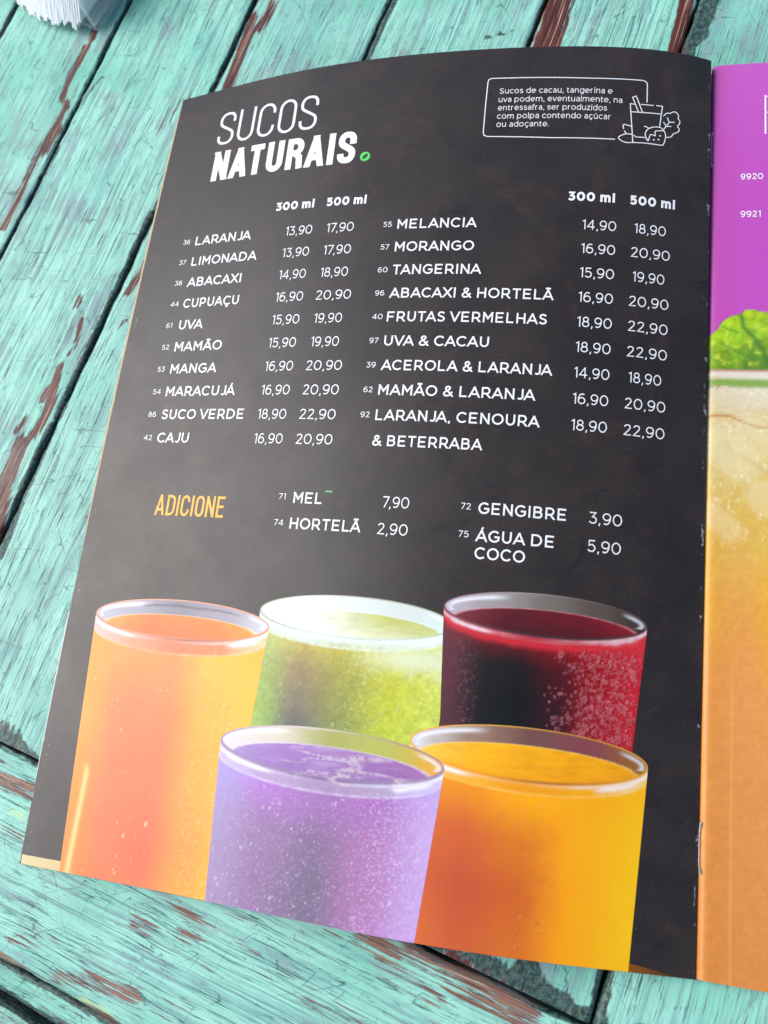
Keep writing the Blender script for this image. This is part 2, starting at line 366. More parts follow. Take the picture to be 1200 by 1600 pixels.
def plank(p0, p1, q0, q1, seed, dp, dq, along='p', thick=18.0, round_=1.6, ztop=TABLE_Z, rag=0.8):
    """a board as a bent sheet with rounded long edges; returns verts, faces, uv, mask"""
    n_p = max(2, int((p1 - p0) / dp)); n_q = max(2, int((q1 - q0) / dq))
    pp = np.linspace(p0, p1, n_p); qq = np.linspace(q0, q1, n_q)
    if along == 'p': edge = [q0, q1]; acr = qq
    else: edge = [p0, p1]; acr = pp
    # cross-section: side wall, rounded shoulder, top, shoulder, wall
    c0, c1 = edge
    a = np.radians([0, 22, 45, 68]); R = round_
    sec = [(c0, -thick)] + [(c0 + R - R * math.cos(x), -R + R * math.sin(x)) for x in a]
    inner = acr[(acr > c0 + R) & (acr < c1 - R)]
    sec += [(c0 + R, 0.0)] + [(x, 0.0) for x in inner] + [(c1 - R, 0.0)]
    sec += [(c1 - R + R * math.sin(math.pi / 2 - x), -R + R * math.sin(x)) for x in a[::-1]] + [(c1, -thick)]
    sec = np.array(sec)
    run = pp if along == 'p' else qq
    S, Rn = np.meshgrid(np.arange(len(sec)), run, indexing='ij')
    C = sec[S, 0]; Z = sec[S, 1] + 0.0
    mid = (c0 + c1) / 2
    k = np.clip((np.abs(C - mid) - ((c1 - c0) / 2 - 5)) / 5, 0, 1)          # 1 at the long edges
    wob = vnoise(Rn / 9.0 + seed * 11, np.sign(C - mid) * 3.0 + 0 * Rn + 5, int(seed * 100) + 3, 4, 0.6)
    C = C + k * wob * rag
    Z = Z + 0.18 * vnoise(Rn / 30 + seed, C / 14.0, int(seed * 100), 3) - 0.35 * k * np.clip(vnoise(Rn / 6.0, C / 3.0 + seed, 77, 3), 0, 1)
    P, Q = (Rn, C) if along == 'p' else (C, Rn)
    X, Y = pq2xy(P, Q)
    verts = np.stack([X, Y, ztop + Z], -1).reshape(-1, 3)
    flip = along != 'p'
    faces = grid_faces(len(sec), len(run), flip=not flip)
    uvx, uvy = (P, Q) if along == 'p' else (Q, P)
    depth = np.clip(-sec[S, 1], 0, None)
    uv = np.stack([uvx / 100, (uvy + np.sign(C - mid) * depth) / 100], -1).reshape(-1, 2)
    wear = stroke_mask(P, Q, WEAR) + 0.10
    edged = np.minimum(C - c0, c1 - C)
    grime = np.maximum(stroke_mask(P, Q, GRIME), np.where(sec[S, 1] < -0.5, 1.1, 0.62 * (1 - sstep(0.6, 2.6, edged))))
    patch = stroke_mask(P, Q, PATCH)
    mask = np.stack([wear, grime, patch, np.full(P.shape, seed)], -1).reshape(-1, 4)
    return verts, faces, uv, mask

def join(parts):
    V, Fc, U, Mk = [], [], [], []; o = 0
    for v, f, u, m in parts:
        V.append(v); Fc.append(f + o); U.append(u); Mk.append(m); o += len(v)
    return np.concatenate(V), np.concatenate(Fc), np.concatenate(U), np.concatenate(Mk)

gaps = [300.5, 241.5, 182.0, 124.3, 64.7, 5.5, -57.4, -113.4, -179.0, -238.5, -298.0]
rng = np.random.default_rng(4)
parts = []
for i, (hi, lo) in enumerate(zip(gaps[:-1], gaps[1:])):
    near = -200 < (hi + lo) / 2 < 200
    parts.append(plank(29.3, 560, lo + 0.42, hi - 0.42, 0.13 + 0.37 * i, 2.2 if near else 6, 0.9 if near else 4))
v, f, u, m = join(parts)
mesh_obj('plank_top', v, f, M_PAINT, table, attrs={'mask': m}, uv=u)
v, f, u, m = plank(-30.2, 28.0, -300, 300, 5.4, 0.9, 1.6, along='q')
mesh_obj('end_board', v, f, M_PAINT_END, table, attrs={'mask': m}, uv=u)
v, f, u, m = plank(-40.5, -31.6, -300, 300, 7.7, 0.8, 2.0, along='q', thick=26, ztop=TABLE_Z - 3.5, round_=1.2)
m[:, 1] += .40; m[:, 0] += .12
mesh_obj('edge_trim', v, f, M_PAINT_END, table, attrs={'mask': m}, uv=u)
v, f, u, m = plank(-100, -66, -300, 300, 9.1, 2, 3.0, along='q', thick=20, ztop=TABLE_Z - 45, round_=3)
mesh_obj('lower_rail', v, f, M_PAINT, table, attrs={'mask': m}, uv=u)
# dark underframe below the planks, so that the gaps do not look through to daylight
bx, bf = box_mesh(-28, 555, -296, 296, TABLE_Z - 60, TABLE_Z - 22)
bx = [(*pq2xy(p, q), z) for p, q, z in bx]
mesh_obj('underframe', bx, bf, M_FLOOR, table, smooth=False)
for (p, q) in ((0, -270), (0, 270), (530, -270), (530, 270)):
    bx, bf = box_mesh(p - 24, p + 24, q - 24, q + 24, -760, TABLE_Z - 60.5)
    bx = [(*pq2xy(a, b), z) for a, b, z in bx]
    mesh_obj('leg', bx, bf, M_FLOOR, table, smooth=False)

# ================================================================ the page surface
CO = np.array(CO)
LEG = np.polynomial.legendre.legval
def zfield(u, v):
    z = 0
    for i in range(CO.shape[0]):
        for j in range(CO.shape[1]):
            if CO[i, j] == 0: continue
            z = z + CO[i, j] * LEG(2 * u - 1, [0] * i + [1]) * LEG(2 * v - 1, [0] * j + [1])
    return z
NUG, NVG = 421, 301
ug = np.linspace(0, 1, NUG); vg = np.linspace(0, 1, NVG)
UU, VV = np.meshgrid(ug, vg, indexing='ij')
ZZ = zfield(UU, VV)
fine_u = np.linspace(0, 1, 4 * (NUG - 1) + 1)
FU, FV = np.meshgrid(fine_u, vg, indexing='ij')
dz = np.gradient(zfield(FU, FV), fine_u, axis=0) / PW
ds = np.sqrt(np.clip(1 - dz ** 2, 0.01, 1)) * PW
cx = np.concatenate([np.zeros((1, NVG)), np.cumsum((ds[1:] + ds[:-1]) / 2, 0) * (fine_u[1] - fine_u[0])])
XX = cx[::4]
GRID = np.stack([XX, PAGE_H * (1 - VV), ZZ], -1)
gu = np.gradient(GRID, axis=0); gv = np.gradient(GRID, axis=1)
NRM = np.cross(gv, gu); NRM /= np.linalg.norm(NRM, axis=-1, keepdims=True)
if NRM[..., 2].mean() < 0: NRM = -NRM

def page_pt(s, t, h=0.0):
    """point on the left page: s mm from its outer edge, t mm from its top edge, h mm above the paper"""
    s = np.asarray(s, float); t = np.asarray(t, float)
    a = np.clip(s / PW, 0, 1) * (NUG - 1); b = np.clip(t / PAGE_H, 0, 1) * (NVG - 1)
    i = np.minimum(a.astype(int), NUG - 2); j = np.minimum(b.astype(int), NVG - 2)
    fa = (a - i)[..., None]; fb = (b - j)[..., None]
    def lerp(A):
        return (A[i, j] * (1 - fa) + A[i + 1, j] * fa) * (1 - fb) + (A[i, j + 1] * (1 - fa) + A[i + 1, j + 1] * fa) * fb
    return lerp(GRID) + lerp(NRM) * np.asarray(h)[..., None]

menu = empty('menu_booklet', 'open glossy drinks menu with a black juice page and a purple page', 'menu')

# left page: the printed sheet, with a last strip that dives into the fold
us = np.arange(0, NUG); vs = np.arange(0, NVG)
top = GRID.reshape(NUG, NVG, 3)
fold = []
for k, (dx, dzf) in enumerate(((0.12, 0.45), (0.18, 0.8), (0.2, 1.0))):
    e = top[-1].copy(); e[:, 0] += dx; e[:, 2] = np.maximum(e[:, 2] + (-1.4 - e[:, 2]) * dzf, -1.6); fold.append(e)
V = np.concatenate([top, np.array(fold)], 0)
S = np.concatenate([ug * PW, PW + np.array([1, 2, 3])])
uvp = np.stack(np.meshgrid(S, vg * PAGE_H, indexing='ij'), -1).reshape(-1, 2) / 100
left_page = mesh_obj('left_page', V.reshape(-1, 3), grid_faces(NUG + 3, NVG, flip=True), M_SLATE, menu, uv=uvp)
left_page['label'] = 'black slate-look page listing natural juices'

# the sheets below it: each peeps out a little at the outer edge
def under_sheet(k, dz_, scale, peep, mat, name='under_sheet'):
    t = np.linspace(0, PAGE_H, 100); s = np.concatenate([[-1, -0.5], np.linspace(0, PW, 70)])
    SS, TT = np.meshgrid(s, t, indexing='ij')
    P = page_pt(np.clip(SS, 0, PW), TT)
    P[..., 2] = np.maximum(P[..., 2] * scale + dz_, TABLE_Z + 0.35)
    pe = np.interp(TT, *peep)
    P[..., 0] += np.where(SS < 0, SS * pe, 0)
    P[..., 1] += np.clip(0.2 - 0.15 * k, -0.4, 0.2) * np.sign(TT - 150) * -1 * (np.abs(TT - 150) > 145) * 0
    ob = mesh_obj(name, P.reshape(-1, 3), grid_faces(len(s), len(t), flip=True), mat, menu)
    return ob
under_sheet(1, -0.35, 1.0, ([0, 8, 30, 150, 185, 200, 297], [0.0, 0.5, 0.85, 0.9, 0.6, 0.05, 0.0]), M_PAPER)
under_sheet(2, -0.60, 0.97, ([0, 200, 214, 216, 270, 276, 282, 297], [0.0, 0.0, 0.1, 0.95, 0.7, 0.25, 0.2, 0.1]), M_PAPERW)
for k in range(3, 8):
    under_sheet(k, -0.6 - 0.15 * (k - 2), 1 - 0.09 * (k - 2), ([0, 297], [-0.6, -0.6]), M_PAPERW)

# ---------------------------------------------------------------- lettering: skeleton strokes of a geometric sans
def arc(cx, cy, rx, ry, a0, a1):
    n = max(3, int(abs(a1 - a0) / 11)); a = np.radians(np.linspace(a0, a1, n + 1))
    return [(cx + rx * math.cos(x), cy + ry * math.sin(x)) for x in a]
def ring(cx, cy, rx, ry): return arc(cx, cy, rx, ry, 90, 450)[:-1] + ['close']
def spl(pts, n=5):
    p = [pts[0]] + list(pts) + [pts[-1]]; out = []
    for i in range(1, len(p) - 2):
        for k in range(n):
            t = k / n; a, b, c, d = (np.array(p[j]) for j in (i - 1, i, i + 1, i + 2))
            out.append(tuple(0.5 * ((2 * b) + (c - a) * t + (2 * a - 5 * b + 4 * c - d) * t * t + (3 * b - a - 3 * c + d) * t ** 3)))
    return out + [tuple(pts[-1])]
X = 0.74   # x-height
S6 = spl([(.62, .92), (.44, 1), (.2, .92), (.05, .66), (0, .34)])
SW = [(.64, .84), (.52, .96), (.34, 1), (.14, .94), (.05, .76), (.14, .6), (.34, .52), (.56, .43), (.67, .26), (.58, .07), (.34, 0), (.13, .05), (0, .17)]
GL = {
 'A': (.94, .02, [[(0, 0), (.455, 1)], [(.94, 0), (.485, 1)], [(.17, .28), (.77, .28)]]),
 'B': (.72, .12, [[(0, 0), (0, 1), (.4, 1)] + arc(.4, .765, .25, .235, 90, -90) + [(0, .53)], [(.38, .53)] + arc(.44, .265, .28, .265, 90, -90) + [(0, 0)]]),
 'C': (.88, .07, [arc(.5, .5, .5, .5, 43, 317)]),
 'D': (.86, .12, [[(0, 0), (0, 1), (.36, 1)] + arc(.36, .5, .5, .5, 90, -90) + ['close']]),
 'E': (.68, .12, [[(.68, 1), (0, 1), (0, 0), (.69, 0)], [(0, .5), (.6, .5)]]),
 'F': (.66, .12, [[(.68, 1), (0, 1), (0, 0)], [(0, .48), (.6, .48)]]),
 'G': (.92, .07, [arc(.5, .5, .5, .5, 45, 325) + [(.91, .46), (.54, .46)]]),
 'H': (.76, .12, [[(0, 0), (0, 1)], [(.76, 0), (.76, 1)], [(0, .5), (.76, .5)]]),
 'I': (.0, .13, [[(0, 0), (0, 1)]]),
 'J': (.5, .06, [[(.5, 1)] + arc(.25, .27, .25, .27, 0, -140)]),
 'L': (.6, .12, [[(0, 1), (0, 0), (.61, 0)]]),
 'M': (.88, .12, [[(0, 0), (0, 1)], [(.02, 1), (.44, .36), (.86, 1)], [(.88, 0), (.88, 1)]]),
 'N': (.76, .12, [[(0, 0), (0, 1)], [(.02, 1), (.74, 0)], [(.76, 0), (.76, 1)]]),
 'O': (1.0, .07, [ring(.5, .5, .5, .5)]),
 'P': (.68, .12, [[(0, 0), (0, 1), (.38, 1)] + arc(.38, .68, .3, .32, 90, -90) + [(0, .36)]]),
 'R': (.72, .12, [[(0, 0), (0, 1), (.4, 1)] + arc(.4, .69, .29, .31, 90, -90) + [(0, .38)], [(.4, .38), (.72, 0)]]),
 'S': (.67, .08, [spl(SW)]),
 'T': (.76, .05, [[(0, 1), (.76, 1)], [(.38, 1), (.38, 0)]]),
 'U': (.74, .12, [[(0, 1)] + arc(.37, .38, .37, .38, 180, 360) + [(.74, 1)]]),
 'V': (.9, .02, [[(0, 1), (.435, 0)], [(.9, 1), (.465, 0)]]),
 'X': (.84, .02, [[(.03, 0), (.8, 1)], [(.81, 0), (.04, 1)]]),
 'Z': (.74, .08, [[(.04, 1), (.7, 1), (.02, 0), (.74, 0)]]),
 '&': (.84, .07, [spl([(.84, 0), (.5, .4), (.2, .72), (.22, .92), (.4, 1), (.57, .93), (.58, .76), (.42, .61), (.14, .43), (.02, .24), (.1, .06), (.32, 0), (.56, .06), (.74, .25), (.83, .46)])]),
 '0': (.8, .08, [ring(.4, .5, .4, .5)]),
 '1': (.27, .09, [[(0, .87), (.27, 1), (.27, 0)]]),
 '2': (.66, .08, [spl([(.03, .8), (.14, .95), (.34, 1), (.54, .93), (.6, .75), (.5, .53), (.27, .28)]) + [(.01, 0), (.67, 0)]]),
 '3': (.65, .08, [[(.05, 1), (.6, 1), (.28, .6)] + spl([(.3, .6), (.5, .55), (.64, .4), (.63, .18), (.48, .03), (.3, 0), (.12, .05), (0, .17)])]),
 '4': (.82, .07, [[(.6, 0), (.6, 1)], [(.58, 1), (.0, .26), (.82, .26)]]),
 '5': (.66, .08, [[(.6, 1), (.1, 1), (.06, .54)] + spl([(.07, .55), (.3, .63), (.52, .57), (.65, .4), (.63, .17), (.48, .03), (.28, 0), (.1, .06), (0, .15)])]),
 '6': (.7, .08, [ring(.35, .31, .35, .31), S6]),
 '7': (.66, .06, [[(0, 1), (.66, 1), (.2, 0)]]),
 '8': (.68, .08, [ring(.34, .76, .27, .24), ring(.34, .265, .34, .265)]),
 '9': (.7, .08, [ring(.35, .69, .35, .31), [(.7 - x, 1 - y) for x, y in S6]]),
 ',': (.08, .08, [[(.08, .06), (.0, -.22)]]),
 '.': (.0, .09, [[(0, -.07), (0, .07)]]),
 ' ': (.2, .08, []),
 'a': (.5, .09, [spl([(.04, .6), (.22, X), (.42, .68), (.5, .5)]) + [(.5, 0)], spl([(.5, .42), (.24, .42), (.03, .32), (.03, .1), (.2, 0), (.4, .06), (.5, .22)])]),
 'c': (.56, .08, [arc(.35, X / 2, .35, X / 2, 46, 314)]),
 'd': (.66, .08, [ring(.34, X / 2, .34, X / 2), [(.66, 0), (.66, 1.04)]]),
 'e': (.66, .08, [[(.02, .37), (.66, .37)] + arc(.34, X / 2, .34, X / 2, 0, 318)]),
 'f': (.34, .04, [[(.1, 0), (.1, .8)] + spl([(.1, .82), (.16, 1.0), (.36, 1.04)]), [(0, .68), (.34, .68)]]),
 'g': (.66, .08, [ring(.34, X / 2, .34, X / 2), [(.66, X), (.66, 0)] + spl([(.66, -.02), (.55, -.24), (.3, -.28), (.08, -.2)])]),
 'i': (.0, .1, [[(0, 0), (0, X)], [(0, .92), (0, 1.04)]]),
 'l': (.0, .1, [[(0, 0), (0, 1.04)]]),
 'm': (1.06, .1, [[(0, 0), (0, X)], [(0, .42)] + spl([(0, .42), (.1, .66), (.28, X), (.47, .67), (.53, .45)]) + [(.53, 0)], [(.53, .42)] + spl([(.53, .42), (.63, .66), (.81, X), (1.0, .67), (1.06, .45)]) + [(1.06, 0)]]),
 'n': (.58, .1, [[(0, 0), (0, X)], [(0, .42)] + spl([(0, .42), (.1, .66), (.3, X), (.51, .67), (.58, .45)]) + [(.58, 0)]]),
 'o': (.7, .08, [ring(.35, X / 2, .35, X / 2)]),
 'p': (.66, .1, [[(0, X), (0, -.28)], ring(.33, X / 2, .33, X / 2)]),
 'r': (.32, .1, [[(0, 0), (0, X)], spl([(0, .42), (.1, .66), (.32, X)])]),
 's': (.5, .07, [spl([(.47, .62), (.28, X), (.06, .66), (.05, .48), (.26, .39), (.48, .28), (.46, .08), (.25, 0), (.0, .1)])]),
 't': (.36, .05, [[(.1, .95), (.1, .2)] + spl([(.1, .18), (.18, .02), (.36, .03)]), [(0, .68), (.35, .68)]]),
 'u': (.58, .1, [[(.58, 0), (.58, X)], [(0, X), (0, .3)] + spl([(0, .28), (.07, .07), (.27, 0), (.48, .08), (.58, .32)])]),
 'v': (.62, .03, [[(0, X), (.3, 0)], [(.62, X), (.32, 0)]]),
 'z': (.52, .07, [[(.02, X), (.5, X), (.0, 0), (.54, 0)]]),
}
def acute(x, y): return [[(x - .06, y), (x + .1, y + .2)]]
def tilde(x, y): return [spl([(x - .24, y), (x - .1, y + .1), (x + .08, y + .02), (x + .24, y + .12)])]
def cedil(x): return [spl([(x, 0), (x + .02, -.12), (x + .1, -.17), (x + .02, -.27), (x - .12, -.26)])]
GL['Á'] = (*GL['A'][:2], GL['A'][2] + acute(.5, 1.14)); GL['Ã'] = (*GL['A'][:2], GL['A'][2] + tilde(.47, 1.15))
GL['Ç'] = (*GL['C'][:2], GL['C'][2] + cedil(.5)); GL['ç'] = (*GL['c'][:2], GL['c'][2] + cedil(.35)); GL['ú'] = (*GL['u'][:2], GL['u'][2] + acute(.28, .86))
# condensed capitals for the headings
def cond(R=.21):
    w = 2 * R; k = .24
    o = arc(R, 1 - k, R, k, 0, 180) + arc(R, k, R, k, 180, 360) + ['close']
    s = spl([(w, .74), (w * .97, .87), (w * .8, .97), (w * .5, 1), (w * .2, .97), (.01, .86), (.0, .74), (w * .1, .62), (w * .5, .5), (w * .9, .38), (w, .26), (w * .97, .13), (w * .8, .03), (w * .5, 0), (w * .2, .03), (.01, .13), (0, .26)])
    d = {'O': (w, [o]), 'S': (w, [s]), 'C': (w, [[(w, .7)] + arc(R, 1 - k, R, k, 0, 180) + arc(R, k, R, k, 180, 360) + [(w, .3)]]),
         'U': (w, [[(0, 1)] + arc(R, k, R, k, 180, 360) + [(w, 1)]]),
         'N': (w, [[(0, 0), (0, 1)], [(.01, 1), (w - .01, 0)], [(w, 0), (w, 1)]]),
         'A': (w * 1.12, [[(0, 0), (w * .54, 1)], [(w * 1.12, 0), (w * .58, 1)], [(w * .2, .25), (w * .92, .25)]]),
         'T': (w, [[(0, 1), (w, 1)], [(R, 1), (R, 0)]]), 'I': (0, [[(0, 0), (0, 1)]]),
         'R': (w, [[(0, 0), (0, 1), (R, 1)] + arc(R, .76, R, .24, 90, -90) + [(0, .52)], [(R * 1.0, .52), (w * .92, .34), (w, 0)]]),
         'D': (w, [[(0, 0), (0, 1), (R * .8, 1)] + arc(R * .8, .7, w - R * .8, .3, 90, 0) + arc(R * .8, .3, w - R * .8, .3, 0, -90) + ['close']]),
         'E': (w * .86, [[(w * .88, 1), (0, 1), (0, 0), (w * .9, 0)], [(0, .51), (w * .78, .51)]])}
    return {k_: (a, .055, b) for k_, (a, b) in d.items()}
CONDENSED = cond()
CONDENSED[' '] = (.2, .05, [])

def strip(pts, w):
    """quad strip of width w along a 2-D polyline; slanted ends on the base line or cap line are cut level"""
    closed = pts[-1] == 'close'
    if closed: pts = pts[:-1]
    P = np.array(pts, float)
    keep = [0] + [i for i in range(1, len(P)) if np.linalg.norm(P[i] - P[i - 1]) > 1e-4]
    P = P[keep]
    if closed and np.linalg.norm(P[0] - P[-1]) < 1e-4: P = P[:-1]
    if closed: P = np.concatenate([P, P[:1]])
    d = np.diff(P, axis=0); L = np.linalg.norm(d, axis=1); d /= L[:, None]
    nr = np.stack([-d[:, 1], d[:, 0]], -1)
    rows = []
    n = len(P)
    for i in range(n):
        if closed and i in (0, n - 1): a, b = nr[-1], nr[0]
        elif i == 0: a = b = nr[0]
        elif i == n - 1: a = b = nr[-1]
        else: a, b = nr[i - 1], nr[i]
        m = a + b; mm = m @ m
        off = m / max(mm, 0.9) * 2 * (w / 2)
        l, r = P[i] + off, P[i] - off
        if not closed and i in (0, n - 1):
            dd = d[0] if i == 0 else d[-1]
            if 0.3 < abs(dd[1]) < 0.995:
                yc = None
                if abs(P[i][1]) < 0.03: yc = -w / 2
                elif abs(P[i][1] - 1) < 0.03: yc = 1 + w / 2
                if yc is not None:
                    l = l + dd * (yc - l[1]) / dd[1]; r = r + dd * (yc - r[1]) / dd[1]
            elif abs(dd[1]) >= 0.995 and (abs(P[i][1]) < .03 or abs(P[i][1] - 1) < .03 or abs(P[i][1] - X) < .02 or P[i][1] > 1.02):
                yy = np.array([0, (w / 2) * (1 if P[i][1] > P[0 if i else -1][1] else -1)]); l = l + yy; r = r + yy
            elif abs(dd[0]) >= 0.98:
                xx = np.array([(w / 2) * (-1 if (i == 0) == (dd[0] > 0) else 1), 0]); l = l + xx * .6; r = r + xx * .6
        rows.append((l, r))
    return np.array(rows)      # (n,2,2)

class Ink:
    """collects flat ink strokes in page millimetres and prints them on a page as ONE mesh"""
    def __init__(self): self.v = []; self.f = []; self.n = 0; self.k = 0
    def quadstrip(self, rows, maxlen=2.2):
        out = [rows[0]]
        for a, b in zip(rows[:-1], rows[1:]):
            m = max(1, int(np.ceil(np.linalg.norm(b - a, axis=1).max() / maxlen)))
            for i in range(1, m + 1): out.append(a + (b - a) * i / m)
        r = np.array(out); n = len(r)
        self.v.append(np.concatenate([r.reshape(-1, 2), np.full((2 * n, 1), self.k % 7)], 1))
        i = self.n + 2 * np.arange(n - 1)
        self.f.append(np.stack([i, i + 1, i + 3, i + 2], -1)); self.n += 2 * n; self.k += 1
    def line(self, pts, w):
        self.quadstrip(strip(list(map(tuple, pts)), w) if False else self._plain(pts, w))
    def _plain(self, pts, w):
        P = np.array(pts, float); d = np.gradient(P, axis=0); d /= np.linalg.norm(d, axis=1)[:, None]
        e = np.diff(P, axis=0); e /= np.linalg.norm(e, axis=1)[:, None]
        rows = []
        for i in range(len(P)):
            a = e[max(i - 1, 0)]; b = e[min(i, len(e) - 1)]
            m = np.array([-(a + b)[1], (a + b)[0]]); m = m / max(m @ m, .8) * w
            q = P[i].copy()
            if i == 0: q = q - e[0] * w * .3
            if i == len(P) - 1: q = q + e[-1] * w * .3
            rows.append((q + m, q - m))
        return np.array(rows)
    def disc(self, s, t, r, n=18, r2=0.0, sx=1.0):
        a = np.linspace(0, 2 * np.pi, n + 1)
        o = np.stack([s + r * sx * np.cos(a), t + r * np.sin(a)], -1); i = np.stack([s + r2 * sx * np.cos(a), t + r2 * np.sin(a)], -1)
        self.quadstrip(np.stack([o, i], 1))
    def text(self, txt, s0, t0, cap, weight, s1=None, font=GL, track=0.0):
        w = weight; k = 1 - w; x = 0; items = []
        KERN = {'AT': -.07, 'TA': -.07, 'TU': -.02, 'NA': -.03, 'RA': -.03, 'AI': -.02, 'UR': 0, 'LÃ': -.05, 'VA': -.1, 'UV': -.02, 'AC': -.03, 'CA': -.03, 'JA': -.05, 'JÁ': -.05, '7,': -.12}
        prev = ''
        for c in txt:
            W, sb, st = font[c]
            x += KERN.get(prev + c, 0) if font is GL or prev + c in ('AT', 'TU', 'NA', 'RA') else 0; prev = c
            x += (sb + track) if items or c == ' ' else 0
            items.append((x, W, st)); x += W * k + w + sb + track if c != ' ' else W + sb
            lastsb = sb + track
        tot = x - lastsb
        sc = (s1 - s0) / tot / cap if s1 is not None else 1.0
        for x, W, st in items:
            for pts in st:
                cl = pts[-1] == 'close'
                q = [(a * k, b * k) for a, b in (pts[:-1] if cl else pts)]
                # strip() tests end points against the base and cap line in skeleton space
                rows = strip([(a, b / k) for a, b in q] + (['close'] if cl else []), w) if False else strip_scaled(q, cl, w, k)
                R = rows.copy()
                R[..., 0] = s0 + (R[..., 0] + x + w / 2) * sc * cap
                R[..., 1] = t0 - (R[..., 1] + w / 2) * cap
                self.quadstrip(R)
        return s0 + tot * sc * cap
    def build(self, name, mat, parent, surf=None, h=0.06):
        v = np.concatenate(self.v); f = np.concatenate(self.f)
        P = (surf or page_pt)(v[:, 0], v[:, 1], h + 0.004 * v[:, 2])
        # make every face look up
        a = P[f[:, 0]]; nz = np.cross(P[f[:, 1]] - a, P[f[:, 2]] - a)[:, 2]
        nz2 = np.cross(P[f[:, 2]] - a, P[f[:, 3]] - a)[:, 2]
        bad = (nz + nz2) < 0; f[bad] = f[bad][:, ::-1]
        return mesh_obj(name, P, f, mat, parent, smooth=False, uv=v[:, :2] / 100)

def strip_scaled(q, closed, w, k):
    """strip() with the cap line at k instead of 1"""
    pts = [(a, b) for a, b in q]
    r = strip([(a, b / k) for a, b in pts] + (['close'] if closed else []), w) if k == 1 else None
    if r is not None: return r
    global X
    # work in a space where the cap line is exactly 1: stretch widths back afterwards is avoided by shifting ends only
    P = strip_k(pts, closed, w, k)
    return P

def strip_k(pts, closed, w, k):
    P = np.array(pts, float)
    keep = [0] + [i for i in range(1, len(P)) if np.linalg.norm(P[i] - P[i - 1]) > 1e-4]
    P = P[keep]
    if closed:
        if np.linalg.norm(P[0] - P[-1]) < 1e-4: P = P[:-1]
        P = np.concatenate([P, P[:1]])
    d = np.diff(P, axis=0); d /= np.linalg.norm(d, axis=1)[:, None]
    nr = np.stack([-d[:, 1], d[:, 0]], -1); n = len(P); rows = []
    for i in range(n):
        if closed and i in (0, n - 1): a, b = nr[-1], nr[0]
        elif i == 0: a = b = nr[0]
        elif i == n - 1: a = b = nr[-1]
        else: a, b = nr[i - 1], nr[i]
        m = a + b; off = m / max(m @ m, 0.9) * w
        l, r = P[i] + off, P[i] - off
        if not closed and i in (0, n - 1):
            dd = d[0] if i == 0 else d[-1]
            out = -dd if i == 0 else dd
            y = P[i][1]
            lim = any(abs(y - z) < 0.02 for z in (0, k, X * k)) or y > k * 1.02 or y < -.24
            if 0.3 < abs(dd[1]) < 0.99 and lim and -.1 < y < k * 1.02:
                yc = y + (w / 2) * np.sign(out[1])
                l = l + dd * (yc - l[1]) / dd[1]; r = r + dd * (yc - r[1]) / dd[1]
            elif abs(dd[1]) >= 0.99 and lim:
                l = l + out * w / 2; r = r + out * w / 2
            elif abs(dd[0]) >= 0.98:
                l = l + out * w * .3; r = r + out * w * .3
        rows.append((l, r))
    return np.array(rows)

# ---------------------------------------------------------------- left page print
row = lambda k: T0 + DT * k
def block(name, items, mat, h=0.06):
    for it in items:
        ink = Ink(); ink.text(*it[:5], **(it[5] if len(it) > 5 else {}))
        ink.build(name, mat, left_page, h=h)

ink = Ink(); ink.text('SUCOS', 22.4, 28.0, 15.2, .068, s1=66.2, font=CONDENSED)
ink.text('NATURAIS', 23.1, 44.8, 13.5, .19, s1=83.6, font=CONDENSED)
ink.build('heading', M_WHITE, left_page)
ink = Ink(); ink.disc(87.6, 42.6, 1.95); ink.build('heading_dot', M_GREEN, left_page)
ink = Ink()
lf = [(86.6, 43.7), (86.9, 42.4), (87.7, 41.7), (88.7, 41.5), (88.5, 42.5), (87.8, 43.3)]
c = np.array([87.6, 42.6]); P = np.array(lf + lf[:1]); ink.quadstrip(np.stack([P, np.repeat(c[None], len(P), 0)], 1)); ink.build('leaf_mark', M_DARK, left_page, h=0.1)

nl = [('36', 'LARANJA', 46.0), ('37', 'LIMONADA', 49.8), ('38', 'ABACAXI', 44.9), ('44', 'CUPUAÇU', 45.4), ('61', 'UVA', 32.0), ('52', 'MAMÃO', 41.6),
      ('53', 'MANGA', 41.0), ('54', 'MARACUJÁ', 50.0), ('86', 'SUCO VERDE', 54.9), ('42', 'CAJU', 34.7)]
nr = [('55', 'MELANCIA', 130.5), ('57', 'MORANGO', 130.3), ('60', 'TANGERINA', 133.4), ('96', 'ABACAXI & HORTELÃ', 157.8), ('40', 'FRUTAS VERMELHAS', 156.2),
      ('97', 'UVA & CACAU', 138.0), ('39', 'ACEROLA & LARANJA', 158.9), ('62', 'MAMÃO & LARANJA', 154.1), ('92', 'LARANJA, CENOURA', 156.0)]
pl = [('13,90', '17,90'), ('13,90', '17,90'), ('14,90', '18,90'), ('16,90', '20,90'), ('15,90', '19,90'), ('15,90', '19,90'), ('16,90', '20,90'), ('16,90', '20,90'), ('18,90', '22,90'), ('16,90', '20,90')]
pr = [('14,90', '18,90'), ('16,90', '20,90'), ('15,90', '19,90'), ('16,90', '20,90'), ('18,90', '22,90'), ('18,90', '22,90'), ('14,90', '18,90'), ('16,90', '20,90'), ('18,90', '22,90')]
CAP = 3.75
names = []; codes = []; prices = []
for k, (c, nm, e) in enumerate(nl):
    names.append((nm, 21.85, row(k), CAP, .152, dict(s1=e))); codes.append((c, 16.2, row(k) - 0.9, 2.0, .125))
for k, (c, nm, e) in enumerate(nr):
    names.append((nm, 102.8, row(k), CAP, .152, dict(s1=e))); codes.append((c, 97.6, row(k) - 0.9, 2.0, .125))
names.append(('& BETERRABA', 102.7, row(9), CAP, .152, dict(s1=138.6)))
